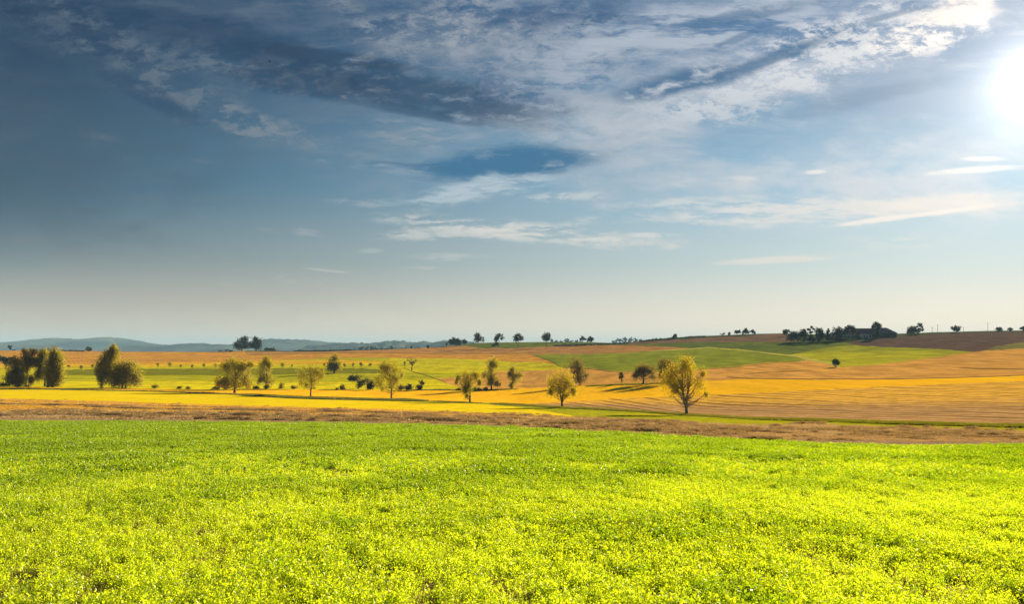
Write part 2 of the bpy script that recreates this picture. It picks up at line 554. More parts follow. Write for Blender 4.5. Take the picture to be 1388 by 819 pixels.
M['gold'] = field_mat('golden_strip', (.80, .52, .02), (.78, .48, .02), None, (.01, .01), (.3, .1), bumpd=.4)
M['brown'] = field_mat('brown_field', (.70, .36, .045), (.60, .30, .05), (.78, .43, .06), (.01, .01), (.25, .08), rows=(59.8, 3.0, .55, (.32, .14, .04)), bumpd=.55)
M['brown2'] = field_mat('brown_field_upper', (.40, .22, .09), (.36, .19, .09), (.46, .25, .09), (.01, .01), (.25, .08), bumpd=.55)
M['orange'] = field_mat('orange_brown_field', (.50, .26, .07), (.46, .24, .08), (.55, .30, .08), (.01, .01), (.25, .08), bumpd=.55)
M['green'] = field_mat('green_crop', (.25, .30, .02), (.32, .35, .02), (.20, .26, .02), (.01, .01), (.3, .15), bumpd=.55)
M['greend'] = field_mat('dark_green_crop', (.13, .18, .03), (.19, .23, .03), (.11, .15, .03), (.01, .01), (.3, .15), bumpd=.55)
M['greeny'] = field_mat('yellow_green_crop', (.50, .48, .012), (.32, .35, .02), (.36, .38, .02), (.008, .016), (.3, .15), bumpd=.55, contrast=1.8)
M['dullgreen'] = field_mat('dull_green_slope', (.26, .23, .06), (.20, .20, .05), None, (.02, .02), (.3, .15), bumpd=.4)
M['path'] = field_mat('pale_grass_path', (.58, .54, .08), (.50, .48, .08), None, (.02, .02), (.3, .15), bumpd=.4)
M['dull'] = field_mat('fallow_field', (.22, .13, .08), (.19, .12, .08), (.25, .15, .09), (.01, .01), (.3, .1), bumpd=.4)
M['plough'] = field_mat('ploughed_soil', (.15, .095, .07), (.13, .08, .06), (.19, .12, .085), (.01, .02), (.35, .2), rows=(20, 9, .3, (.09, .06, .045)), bumpd=.6)
M['farmgreen'] = field_mat('hilltop_grass', (.07, .10, .03), (.09, .12, .03), None, (.02, .02), (.3, .1), bumpd=.55)
M['plain'] = field_mat('far_plain', (.10, .14, .05), (.20, .18, .07), (.07, .10, .04), (.0015, .0006), (.01, .004), bumpd=.1)
M['hill'] = field_mat('far_forest', (.024, .038, .034), (.13, .16, .09), (.030, .045, .036), (.0016, .0022), (.02, .01), bumpd=1.0, contrast=3.0)

# ------------------------------------------------------------------ terrain as a quilt of fields
US = np.concatenate([np.arange(-600, -20, 20), np.arange(-20, 1410, 3), np.arange(1410, 2300, 20)]).astype(float)


def curve(*pts):
    xs = [p[0] for p in pts]; ys = [p[1] for p in pts]
    return np.interp(US, xs, ys)


SKYL = curve((-600, 474), (0, 475.5), (85, 475.5), (170, 477), (290, 477.3), (330, 475.5), (360, 475.5), (400, 476.5), (440, 476), (520, 474), (570, 471.8), (600, 469.8), (615, 468), (628, 467), (645, 465), (700, 464), (780, 463.8), (810, 464.5), (835, 465.5), (850, 464.5), (880, 461.5), (911, 458.5), (950, 456), (980, 454.6), (1024, 452.8), (1060, 452.2), (1100, 453.2), (1150, 453.7), (1200, 453), (1240, 451.5), (1300, 449.7), (1388, 447.8), (2300, 438))
EDGE = curve((-600, 570), (0, 573), (200, 574), (400, 575.5), (500, 577), (600, 579.5), (694, 583), (850, 591), (960, 597), (1040, 601), (1100, 604.5), (1200, 607), (1388, 608.5), (2300, 612))
STR = [
    ('bare_earth_strip', 'bare', curve((-600, 565), (0, 568), (400, 570), (600, 574.5), (694, 578), (850, 587), (960, 592), (1040, 596), (1200, 598), (1388, 599), (2300, 600)), 0),
    ('straw_covered_ground', 'stub_gold', curve((-600, 538), (0, 541), (100, 543), (250, 548), (350, 551), (500, 555), (600, 558), (700, 562), (800, 567), (900, 571), (960, 574), (1040, 577.5), (1075, 575.5), (1114, 575), (1150, 577.5), (1213, 580), (1388, 584.5), (2300, 592)), 1),
    ('yellow_meadow', 'yellow', curve((-600, 523), (0, 528), (100, 529.5), (200, 531), (250, 533), (350, 537), (430, 540.5), (500, 543.5), (575, 545.5), (650, 548), (700, 552), (740, 558), (790, 566.3), (800, 640)), 0),
    ('green_verge', 'verge', curve((-600, 522.9), (0, 527.5), (100, 529), (200, 530.5), (250, 532.5), (350, 536.5), (430, 540), (500, 542.5), (575, 544), (650, 546), (700, 548), (760, 551), (850, 556.5), (930, 561), (1040, 567), (1114, 570), (1213, 572.5), (1388, 577.6), (2300, 584)), 0),
    ('mown_stubble_field', 'stubble', curve((-600, 575), (640, 575), (700, 548), (800, 543), (900, 538), (1000, 534), (1100, 529), (1213, 524), (1388, 517), (2300, 505)), 1),
    ('wheat_field', 'wheat', curve((-600, 522), (0, 525), (150, 526.5), (290, 528.7), (400, 528.2), (500, 529), (600, 529), (650, 529.5), (700, 527), (780, 523.5), (840, 520.5), (900, 519.5), (960, 517), (1000, 515), (1040, 514), (1100, 515.5), (1213, 515), (1300, 512.5), (1388, 509.5), (2300, 500)), 0),
    ('valley_meadow', 'meadowb', curve((-600, 517), (0, 517), (200, 517), (320, 518), (480, 518), (560, 516), (590, 514), (605, 520), (620, 524.5), (640, 527), (645, 540)), 0),
    ('upper_wheat_field', 'wheatfar', curve((-600, 530), (560, 530), (590, 514), (620, 511.5), (650, 507), (680, 503.5), (740, 502.5), (765, 500), (797, 499.5), (830, 503.5), (893, 504.5), (960, 499.5), (1000, 496.5), (1040, 492), (1095, 488.6), (1115, 492), (1135, 497.5), (1160, 496.5), (1200, 493.5), (1250, 487), (1300, 479.5), (1340, 475), (1388, 472.5), (2300, 455)), 0),
    ('green_meadow', 'meadowg', curve((-600, 509), (88, 509), (300, 509), (400, 508), (480, 507), (560, 505), (620, 507.5), (640, 506.5), (641, 540)), 0),
    ('unmown_grass_strip', 'shadestrip', curve((-600, 540), (80, 540), (88, 501.5), (200, 500.2), (300, 500), (400, 499.5), (480, 499.5), (520, 500.5), (530, 540)), 0),  # band of shade, painted as a darker green strip
    ('slope_meadow', 'meadow', curve((-600, 500), (0, 499), (88, 497.5), (200, 497), (300, 495.5), (370, 494.7), (440, 494), (515, 492.5), (530, 486), (600, 486), (650, 488), (690, 490.5), (740, 492), (760, 496), (768, 500), (775, 540)), 0),
    ('golden_strip', 'gold', curve((-600, 494), (88, 494), (200, 492.3), (300, 490.5), (370, 488.8), (440, 488.3), (470, 488.5), (515, 490), (530, 540)), 0),
    ('grass_strip', 'meadowg', curve((-600, 540), (365, 540), (370, 488.5), (440, 486), (480, 485.1), (520, 485), (560, 486), (565, 540)), 0),
    ('brown_field', 'brown', curve((-600, 470), (330, 470), (334, 481.5), (400, 479.5), (440, 478.7), (600, 479.3), (711, 479.5), (722, 480.5), (768, 500), (775, 540)), 0),
    ('green_hillside_crop', 'green', curve((-600, 540), (715, 540), (722, 480.5), (765, 480), (800, 480), (850, 478.3), (900, 475.5), (940, 473.7), (960, 472), (1000, 475), (1050, 480.8), (1070, 482.5), (1090, 487.5), (1096, 540)), 0),
    ('grass_path', 'path', curve((-600, 540), (840, 540), (850, 478.3), (900, 474.6), (940, 472.3), (960, 470.6), (1000, 473.5), (1050, 479.2), (1070, 480.7), (1090, 483.6), (1110, 488.5), (1130, 493), (1140, 498), (1145, 540)), 0),
    ('yellow_green_field', 'greeny', curve((-600, 540), (1065, 540), (1070, 481.2), (1085, 478.5), (1100, 475.5), (1120, 471.5), (1140, 469), (1160, 468.7), (1200, 470.7), (1260, 472.3), (1300, 475.5), (1320, 477.5), (1325, 540)), 0),
    ('right_grass_slope', 'dullgreen', curve((-600, 540), (1325, 540), (1332, 475.5), (1350, 470), (1388, 463.5), (2300, 450)), 0),
    ('upper_brown_field', 'orange', curve((-600, 540), (330, 540), (334, 476.6), (400, 477), (440, 476.5), (520, 474.5), (570, 472), (600, 470.2), (615, 468.6), (635, 469.5), (650, 472), (700, 472), (740, 470), (800, 468), (850, 468.3), (900, 470), (940, 473), (945, 540)), 0),
    ('far_green_field', 'greend', curve((-600, 540), (620, 540), (628, 467), (645, 465), (700, 464), (780, 463.8), (810, 464.5), (835, 465.5), (850, 466.5), (855, 540)), 0),
    ('dark_green_hillside', 'greend', curve((-600, 540), (845, 540), (850, 467.5), (900, 465.5), (960, 464), (1000, 463.5), (1060, 463.8), (1100, 463), (1125, 461.5), (1140, 463), (1150, 466), (1165, 469.5), (1170, 540)), 0),
    ('ploughed_field', 'plough', curve((-600, 540), (1135, 540), (1140, 463), (1150, 464.8), (1165, 462.5), (1185, 460), (1200, 458.5), (1240, 454.2), (1300, 451), (1388, 449.3), (2300, 440)), 0),
    ('fallow_field', 'dull', curve((-600, 540), (845, 540), (850, 464.5), (1060, 452), (1064, 453), (1085, 463.5), (1090, 540)), 0),
    ('hilltop_grass', 'farmgreen', SKYL, 0),
]
prev = EDGE.copy()
# near crop field ground: columns of constant x from the edge back past the camera
xe, ye, ze = gpt(US, EDGE)
order = np.argsort(xe)
tt_ = np.concatenate([np.linspace(0, 1, 60) ** 1.6])
xx = np.concatenate([[xe[0] - 150], xe, [xe[-1] + 150]])
yy = np.concatenate([[ye[0]], ye, [ye[-1]]])
VX, VY = [], []
for t_ in tt_:
    VX.append(xx)
    VY.append(yy * (1 - t_) + (-70) * t_)
VX = np.array(VX); VY = np.array(VY)


def near_z(x, y):
    x = np.asarray(x, float); y = np.asarray(y, float)
    z = -A0 - B0 * np.maximum(y, -20) + .12 * (fbm(x / 5.0, y / 5.0, 31, 3) - .5) * np.clip((60 - y) / 30, 0, 1) + bump(x, y)
    return z


VZ = near_z(VX, VY)
VZ[0, 1:-1] = ze; VZ[0, 0] = ze[0]; VZ[0, -1] = ze[-1]
nr, nc = VX.shape
idx = np.arange(nr * nc).reshape(nr, nc)
q = np.stack([idx[1:, :-1], idx[1:, 1:], idx[:-1, 1:], idx[:-1, :-1]], -1).reshape(-1, 4)
o = link('crop_field_ground', np.stack([VX, VY, VZ], -1).reshape(-1, 3), q, M['soil'], smooth=True)
tag(o, kind='structure')

SEAM = {}
for name, mk, top, mixit in STR:
    if name != 'hilltop_grass':
        top = top + (fbm(US / 7.0, US * 0 + len(name), 77, 3) - .5) * (1.3 if top.min() < 545 else 2.0)
    top = np.minimum(top, prev)
    top = np.maximum(top, SKYL)
    hgt = prev - top
    n = int(max(2, math.ceil(hgt.max() / 1.2))) + 1
    ts = np.linspace(0, 1, n)
    V = prev[None, :] * (1 - ts[:, None]) + top[None, :] * ts[:, None]
    U = np.broadcast_to(US[None, :], V.shape)
    x, y, z = gpt(U, V)
    idx = np.arange(n * len(US)).reshape(n, len(US))
    q = np.stack([idx[:-1, :-1], idx[:-1, 1:], idx[1:, 1:], idx[1:, :-1]], -1)
    keep = (np.maximum(hgt[:-1], hgt[1:]) > 0.03)
    q = q[:, keep].reshape(-1, 4)
    used = np.unique(q)
    remap = -np.ones(idx.size, int); remap[used] = np.arange(len(used))
    co = np.stack([x, y, z], -1).reshape(-1, 3)[used]
    at = None
    if name == 'straw_covered_ground':
        wgt = np.interp(US, [0, 300, 500, 750, 900], [1.3, 1.05, .75, .35, .15])
        mv = (ts[:, None] ** 1.3 * wgt[None, :]).reshape(-1)[used]
        at = {'mixv': mv}
    elif mixit:
        at = {'mixv': (np.broadcast_to(ts[:, None], V.shape) * 1.15 - .12).reshape(-1)[used]}
    o = link(name, co, remap[q], M[mk], smooth=True, attrs=at)
    tag(o, kind='structure')
    SEAM[name] = (prev.copy(), top.copy())
    prev = top

# ground behind the skyline, falling away to the far plain
x, y, z = gpt(US, SKYL)
rows_ = [(1.0, 0, 0), (1.03, -.6, 0), (1.12, -5, 0), (1.35, -16, .3), (1.8, 0, 1)]
P_ = []
for k, dz_, fl in rows_:
    zz = (z + dz_) if fl == 0 else ((z * .3 - 20) if fl < 1 else np.full_like(z, -32.0))
    P_.append(np.stack([x * k, y * k, zz], -1))
P_ = np.array(P_)
idx = np.arange(P_.shape[0] * len(US)).reshape(P_.shape[0], -1)
q = np.stack([idx[:-1, :-1], idx[:-1, 1:], idx[1:, 1:], idx[1:, :-1]], -1).reshape(-1, 4)
tag(link('back_slope', P_.reshape(-1, 3), q, M['farmgreen'], smooth=True), kind='structure')
# far plain reaching the horizon (also the ground under everything)
gx = np.concatenate([-np.geomspace(200, 11500, 24)[::-1], [0], np.geomspace(200, 11500, 24)])
gy = np.concatenate([-np.geomspace(100, 3000, 8)[::-1], [0], np.geomspace(300, 11800, 40)])
GX, GY = np.meshgrid(gx, gy)
GZ = -36 + 8 * (fbm(GX / 900, GY / 900, 3, 3) - .5) * np.clip((GY - 1500) / 1500, 0, 1)
idx = np.arange(GX.size).reshape(GX.shape)
q = np.stack([idx[:-1, :-1], idx[:-1, 1:], idx[1:, 1:], idx[1:, :-1]], -1).reshape(-1, 4)
tag(link('far_plain', np.stack([GX, GY, GZ], -1).reshape(-1, 3), q, M['plain'], smooth=True), kind='structure')


# ------------------------------------------------------------------ far hills
def ridge(name, Y, pts, depth_m, seed, base=-36, tree=4.0):
    us = np.arange(pts[0][0], pts[-1][0] + .1, .6)
    pv = pchip([p[0] for p in pts], [p[1] for p in pts], us)
    x = (us - 694) / F * Y
    hz_ = -(pv - HV) / F * Y
    ts = np.linspace(-1, 1, 41)
    T, X = np.meshgrid(ts, x, indexing='ij')
    Hh = np.broadcast_to(hz_[None, :], X.shape)
    prof = np.clip(1 - np.abs(T) ** 1.6, 0, 1)
    yy_ = Y + T * depth_m + 0 * X
    fade = np.clip(np.minimum(us - us[0], us[-1] - us) / 14.0, 0, 1)[None, :] ** .6
    zz_ = base + (Hh - base) * prof * (.15 + .85 * fade) + (fbm(X / 220, yy_ / 220, seed, 4) - .5) * 26 * prof * (1 - prof) * 2
    zz_ = zz_ + tree * (fbm(X / 26, yy_ / 60, seed + 9, 4) - .5) * prof
    idx = np.arange(X.size).reshape(X.shape)
    q = np.stack([idx[:-1, :-1], idx[:-1, 1:], idx[1:, 1:], idx[1:, :-1]], -1).reshape(-1, 4)
    return tag(link(name, np.stack([X, yy_, zz_], -1).reshape(-1, 3), q, M['hill'], smooth=True), kind='structure')


ridge('hills', 8500, [(-500, 461), (-200, 462), (-60, 463), (0, 463.8), (30, 464.2), (60, 465), (110, 468)], 900, 1, tree=12)
ridge('hills', 6200, [(10, 468), (25, 465.5), (40, 463), (58, 460.2), (72, 459), (95, 459.6), (110, 460.2), (125, 459.6), (140, 458), (152, 457.8), (165, 459.6), (185, 464), (205, 467), (235, 470)], 900, 2, tree=20)
ridge('hills', 5000, [(165, 472), (185, 469), (200, 467.6), (235, 468), (255, 466), (270, 465.6), (290, 467), (308, 468), (330, 466.5), (350, 468)], 600, 3, tree=18)
ridge('hills', 5600, [(300, 470), (325, 467), (342, 464), (356, 461), (370, 459.8), (390, 460.5), (410, 461.2), (425, 462), (440, 464), (460, 466), (485, 467.5), (510, 470)], 700, 4, tree=18)
ridge('hills', 4200, [(415, 471), (440, 467.4), (470, 466), (500, 465.8), (520, 464.2), (535, 462.2), (550, 462.8), (560, 464.8), (575, 463.4), (590, 464), (604, 462), (630, 463.5), (660, 468)], 500, 5, tree=24)


# ------------------------------------------------------------------ leaf and branch makers
def quads_from(centres, normals_rand, size, aspect=1.0, rg=rng, droop=0.0):
    """one lozenge leaf per centre"""
    n = len(centres)
    a = rg.normal(size=(n, 3)); a[:, 2] = a[:, 2] * (1 - droop) - droop * 1.5
    a /= np.linalg.norm(a, axis=1)[:, None]
    b = rg.normal(size=(n, 3))
    b -= (b * a).sum(1)[:, None] * a
    b /= np.linalg.norm(b, axis=1)[:, None]
    s = np.asarray(size).reshape(-1, 1) * rg.uniform(.6, 1.35, (n, 1))
    L, Wd = a * s, b * s * aspect
    v = np.stack([centres - L, centres - Wd * .9 + L * .1, centres + L, centres + Wd * .9 + L * .1], 1)
    return v.reshape(-1, 3), np.arange(n * 4).reshape(n, 4)


def tube(pts, rad_, sides=6):
    pts = np.asarray(pts, float); rad_ = np.asarray(rad_, float)
    d = np.gradient(pts, axis=0)
    d /= np.linalg.norm(d, axis=1)[:, None] + 1e-9
    ref = np.array([.31, .91, .05])
    a = np.cross(d, ref); a /= np.linalg.norm(a, axis=1)[:, None] + 1e-9
    b = np.cross(d, a)
    th = np.linspace(0, 2 * np.pi, sides, endpoint=False)
    ring = pts[:, None, :] + rad_[:, None, None] * (a[:, None, :] * np.cos(th)[None, :, None] + b[:, None, :] * np.sin(th)[None, :, None])
    n = len(pts)
    idx = np.arange(n * sides).reshape(n, sides)
    nx = np.roll(idx, -1, 1)
    f = np.stack([idx[:-1], nx[:-1], nx[1:], idx[1:]], -1).reshape(-1, 4)
    return ring.reshape(-1, 3), f


def merge(parts):
    vs, fs, off = [], [], 0
    for v, f in parts:
        vs.append(v); fs.append(f + off); off += len(v)
    return np.concatenate(vs), np.concatenate(fs)


M['bark'] = plain_mat('brown_bark', (.09, .065, .04), (.16, .12, .08), 4)
M['birchbark'] = plain_mat('pale_birch_bark', (.45, .38, .28), (.16, .12, .08), 2.5)
M['lf_olive'] = leaf_mat('olive_leaves', (.06, .075, .008), (.20, .19, .012), (.52, .45, .012), .55)
M['lf_willow'] = leaf_mat('dull_willow_leaves', (.055, .068, .010), (.20, .19, .016), (.56, .49, .018), .52)
M['lf_gold'] = leaf_mat('golden_birch_leaves', (.07, .08, .005), (.26, .22, .008), (.64, .50, .008), .56)
M['lf_dark'] = leaf_mat('dark_green_leaves', (.018, .030, .012), (.038, .055, .018), (.05, .075, .015), .35)
M['lf_far'] = leaf_mat('far_dark_leaves', (.014, .024, .014), (.026, .038, .02), (.03, .05, .02), .3)
M['lf_brown'] = leaf_mat('brownish_leaves', (.08, .07, .018), (.17, .14, .028), (.34, .26, .03), .5)


def tree(name, label, cat, lobes, base, leaf, n=3000, leafpx=1.3, trunk_r=.22, Y=None, group=None, droop=.3, bark='bark', tuft=12, shell=.55, stems=1, vert=1.0, limbs=True, flat=.9, seed=None, bare=False, gap=.24, fork=False):
    """lobes: (photo x, row, half-width, half-height) in photo px; base: (photo x, row) where the trunk meets the ground"""
    rg = np.random.default_rng(seed if seed is not None else int(base[0] * 13 + base[1] * 7))
    if Y is None:
        bx, by, bz = [float(k) for k in gpt(base[0], base[1])]
    else:
        by = Y; bx = (base[0] - 694) / F * Y; bz = -(base[1] - HV) / F * Y
    root = bpy.data.objects.new(name, None)
    COL.objects.link(root)
    root.location = (bx, by, bz)
    root.empty_display_size = 1
    tag(root, label, cat, group)
    k = by / F
    L = []
    for (px, v, rx, rv) in lobes:
        if cat == 'tree' and k > .1 and base[1] > 515: rx, rv = rx * 1.08, rv * 1.05
        L.append(((px - base[0]) * k, rg.uniform(-.35, .35) * rx * k, (base[1] - v) * k, rx * k, rx * k * flat, rv * k))
    area = np.array([l[3] * l[5] for l in L]); pr = area ** .85 / (area ** .85).sum()
    zmax = max(l[2] + l[5] for l in L)
    # limbs
    if trunk_r > 0:
        parts = []
        cxm = sum(l[0] * p for l, p in zip(L, pr)); 
        czm = sum(l[2] * p for l, p in zip(L, pr))
        for s_ in range(stems):
            ox = (s_ - (stems - 1) / 2) * trunk_r * (3.2 if not fork else .35)
            t = np.linspace(0, 1, 9)
            top_z = zmax * (.86 if not bare else .8)
            pts = np.stack([ox + (cxm - ox) * t ** 1.5 + .04 * zmax * (np.sin(t * 5 + s_) - np.sin(s_)) * t, .03 * zmax * np.sin(t * 4 + s_ * 2) * t, top_z * t - .25 * (t == 0)], -1)
            if fork: pts[:, 0] += (-1, 1)[s_ % 2] * np.clip(t - .2, 0, 1) ** .85 * zmax * .22 * (1 + .15 * np.sin(t * 9)) - .05 * zmax * np.sin(t * 7) * t; pts[:, 1] += (-1, 1)[s_ % 2] * np.clip(t - .2, 0, 1) * zmax * .1
            r = trunk_r * (1 - t * .85) / (1 if stems == 1 else 1.2)
            r[0] *= 1.35
            parts.append(tube(pts, r, 7))
            if limbs:
                for i, l in enumerate(L):
                    nb = 2 if not bare else 3
                    for b in range(nb):
                        z0 = min(l[2] * rg.uniform(.35, .7), top_z * .8)
                        tt = z0 / top_z
                        p0 = np.array([np.interp(tt, t, pts[:, 0]), np.interp(tt, t, pts[:, 1]), z0])
                        e = np.array([l[0] + rg.uniform(-.5, .4) * l[3] * np.sign(l[0] + .01), l[1] + rg.uniform(-.6, .6) * l[4], l[2] + rg.uniform(.0, .5) * l[5]])
                        m = (p0 + e) / 2 + np.array([0, 0, -.06 * zmax])
                        if e[2] < z0: m[2] = max(z0, e[2]) + .1 * zmax
                        w = np.linspace(0, 1, 6)[:, None]
                        c = (1 - w) ** 2 * p0 + 2 * w * (1 - w) * m + w ** 2 * e
                        rr = trunk_r * (.26 if not bare else .4) * (1 - .85 * w[:, 0])
                        parts.append(tube(c, rr, 5))
                        if bare:
                            for q_ in range(4):
                                s0 = c[rg.integers(2, 5)]
                                e2 = s0 + rg.normal(size=3) * np.array([.5, .5, .3]) * l[3] + [0, 0, .4 * l[5]]
                                parts.append(tube(np.stack([s0, (s0 + e2) / 2 + [0, 0, .1], e2]), np.array([.3, .2, .1]) * trunk_r, 4))
        v, f = merge(parts)
        link('trunk', v, f, M[bark], root, smooth=True)
    # leaves in sprays
    nt = max(4, n // tuft)
    which = rg.choice(len(L), nt, p=pr)
    LA = np.array(L)[which]
    d = rg.normal(size=(nt, 3)); d /= np.linalg.norm(d, axis=1)[:, None]
    rr = rg.uniform(0, 1, nt) ** (1 - shell * .75)
    rr *= rg.uniform(.85, 1.1, nt)
    C_ = np.stack([LA[:, 0] + d[:, 0] * rr * LA[:, 3], LA[:, 1] + d[:, 1] * rr * LA[:, 4], LA[:, 2] + d[:, 2] * rr * LA[:, 5]], -1)
    # gaps: drop sprays where a smooth noise is low
    sc_ = 1.0 / (np.sqrt(LA[:, 3] * LA[:, 5]).mean() * .36)
    g = fbm(C_[:, 0] * sc_ + C_[:, 1] * .7 * sc_, C_[:, 2] * sc_ + C_[:, 1] * .4 * sc_, int(base[0]) % 97, 2)
    keep = g > np.quantile(g, gap)
    C_ = C_[keep]; LA = LA[keep]; g = g[keep]
    sp = np.minimum(LA[:, 3], LA[:, 5]) * .15 + .10
    tone = np.clip(.5 + (g - g.mean()) * 2.2 + rg.normal(size=len(C_)) * .16, 0, 1)
    off = rg.normal(size=(len(C_), tuft, 3))
    off[:, :, 2] = off[:, :, 2] * vert - (droop * 1.2 * np.abs(rg.normal(size=(len(C_), tuft))))
    P = C_[:, None, :] + off * sp[:, None, None]
    P = P.reshape(-1, 3)
    tn = np.repeat(tone, tuft)
    ok = P[:, 2] > .15
    P = P[ok]; tn = tn[ok]
    lsz = max(.11, leafpx * k * .62)
    v, f = quads_from(P, None, np.full(len(P), lsz), .62, rg, droop)
    link('crown' if cat not in ('bush', 'hedge') else 'foliage', v, f, M[leaf], root, attrs={'tone': np.repeat(tn, 4)})
    return root


def copy_tree(o, parent=None):
    c = o.copy(); COL.objects.link(c); c.parent = parent
    for ch in [k for k in bpy.data.objects if k.parent == o]:
        d = ch.copy(); COL.objects.link(d); d.parent = c
    return c


# ------------------------------------------------------------------ the roadside birches and valley trees
G1 = 'birches standing along the field road'
tree('birch_tree', 'large golden birch with pale forked trunk beside the stubble field, nearest of all', 'tree',
     [(926, 498, 15, 13), (910, 507, 12, 14), (916, 524, 11, 12), (938, 505, 15, 16), (908, 520, 12, 13), (900, 512, 6, 10), (918, 530, 9, 9), (922, 517, 12, 12), (948, 520, 10, 8), (953, 506, 7, 9), (945, 532, 7, 4), (957, 534, 4, 5), (930, 490, 10, 7), (912, 538, 5, 5), (936, 523, 6, 8)],
     (931, 563), 'lf_gold', n=22000, stems=2, fork=True, trunk_r=.34, group=G1, gap=.45, droop=.5, bark='birchbark', vert=1.6, shell=.5, tuft=14, leafpx=1.25)
tree('birch_tree', 'airy golden round-headed birch on a thin trunk left of the big forked birch', 'tree',
     [(762, 512, 13, 12), (750, 520, 10, 12), (774, 520, 10, 12), (760, 528, 14, 8), (746, 531, 5, 6), (778, 530, 5, 6), (768, 536, 4, 4)],
     (762, 553), 'lf_gold', n=14000, stems=2, fork=True, trunk_r=.26, group=G1, gap=.45, droop=.6, vert=1.9, leafpx=1.2)
tree('birch_tree', 'lopsided olive birch with a low dark crown and drooping left branch', 'tree',
     [(634, 505, 11, 4), (622, 511, 5, 5), (645, 508, 7, 6), (634, 520, 10, 10), (630, 529, 8, 7), (636, 511, 8, 7), (650, 518, 4, 4), (619, 517, 2.5, 3), (633, 537, 3, 3)],
     (637, 546.3), 'lf_olive', n=11500, trunk_r=.28, group=G1, gap=.45, droop=.6, vert=1.9, leafpx=1.2)
tree('birch_tree', 'wide ragged olive birch on a thin trunk among dark shrubs', 'tree',
     [(528, 496, 8, 7), (520, 497, 8, 7), (538, 500, 8, 7), (524, 508, 12, 10), (511, 515, 8, 7), (536, 514, 8, 9), (530, 522, 10, 5), (543, 509, 4, 6), (515, 521, 6, 5), (519, 528, 3, 3), (538, 528, 3, 3)],
     (530.5, 540), 'lf_olive', n=11500, trunk_r=.28, group=G1, gap=.45, droop=.55, vert=1.9, shell=.6, leafpx=1.2)
tree('birch_tree', 'thin see-through olive birch leaning in the yellow meadow beside the tall dark column tree', 'tree',
     [(420, 499, 11, 7), (411, 508, 9, 8), (430, 505, 10, 9), (437, 509, 6, 6), (422, 515, 11, 7), (409, 517, 5, 6), (428, 520, 5, 5), (415, 523, 4, 4)],
     (421, 537.3), 'lf_olive', n=7800, trunk_r=.26, group=G1, gap=.45, droop=.45, vert=1.8, leafpx=1.2)
tree('broad_tree', 'broad olive tree with wide skirts and a short trunk on the meadow edge', 'tree',
     [(318, 493, 12, 10), (308, 497, 9, 8), (330, 496, 10, 9), (318, 507, 18, 11), (303, 516, 11, 8), (333, 510, 11, 11), (318, 520, 20, 7), (340, 494, 5, 5), (302, 521, 8, 5), (336, 520, 7, 6)],
     (318, 533), 'lf_olive', n=16000, gap=.2, trunk_r=.4, droop=.5, vert=1.2, leafpx=1.25)
tree('column_tree', 'tall narrow dark olive tree with a leaning top, right of the broad olive tree', 'tree',
     [(361, 488, 6, 7), (355, 496, 7, 8), (366, 494, 5, 7), (358, 508, 10, 11), (364, 516, 7, 8), (354, 516, 6, 7), (363, 524, 5, 4)],
     (361, 527.5), 'lf_willow', n=6500, trunk_r=.35, droop=.5, vert=1.3)
G2 = 'big willows at the left end of the valley'
tree('willow_tree', 'dense dark willow with a notched top, right half of the leftmost clump', 'tree',
     [(76, 477, 7, 8), (72, 488, 9, 10), (80, 490, 8, 12), (72, 502, 10, 14), (81, 508, 7, 13), (68, 514, 8, 10), (76, 517, 8, 8)],
     (68, 525), 'lf_willow', n=16800, gap=.12, trunk_r=.5, group=G2, droop=.8, vert=1.7, stems=2)
tree('willow_tree', 'dark willow with feathery top in the middle of the leftmost clump', 'tree',
     [(59, 479, 7, 8), (56, 489, 8, 9), (61, 500, 8, 12), (54, 508, 6, 9), (50, 493, 6, 5)],
     (61, 524), 'lf_willow', n=11200, gap=.12, trunk_r=.4, group=G2, droop=.7, vert=1.6)
tree('willow_tree', 'thin-topped open tree between the two dark willows', 'tree',
     [(35, 477, 5, 5), (45, 476, 5, 4), (39, 486, 9, 7), (34, 493, 8, 7), (45, 491, 6, 6), (42, 515, 4, 7), (35, 500, 3, 6)],
     (35, 524), 'lf_brown', n=7680, gap=.12, trunk_r=.3, group=G2, droop=.6, vert=1.5)
tree('willow_tree', 'wide purplish brown willow reaching the grass at the left end', 'tree',
     [(24, 491, 8, 8), (20, 502, 9, 9), (29, 501, 7, 9), (18, 512, 9, 9), (29, 514, 6, 9), (16, 518, 6, 5)],
     (24, 524.5), 'lf_willow', n=12000, gap=.12, trunk_r=.4, group=G2, droop=.7, vert=1.5)
tree('leaning_tree', 'dark leaning tree with its top thrown right, behind the round olive bushy tree', 'tree',
     [(154, 473, 6, 6), (148, 480, 8, 8), (156, 480, 7, 6), (140, 490, 8, 9), (150, 490, 8, 8), (136, 502, 7, 11), (138, 514, 7, 10), (146, 505, 7, 12)],
     (138, 526), 'lf_willow', n=14000, gap=.12, trunk_r=.45, droop=.6, vert=1.4)
tree('round_willow', 'round olive willow bush-shaped tree touching the dark leaning tree', 'tree',
     [(170, 497, 15, 11), (160, 505, 13, 12), (180, 503, 12, 12), (170, 513, 20, 13), (157, 517, 9, 9), (184, 514, 8, 10)],
     (168, 526.5), 'lf_olive', n=17000, gap=.14, trunk_r=.4, droop=.7, vert=1.5, stems=2)
tree('meadow_tree', 'dense dark oval tree standing alone on the upper meadow', 'tree',
     [(454, 486, 7, 6), (450, 495, 8, 8), (457, 494, 7, 8), (453, 500, 10, 5)], (453, 506.5), 'lf_willow', n=5200, trunk_r=.5, droop=.3)
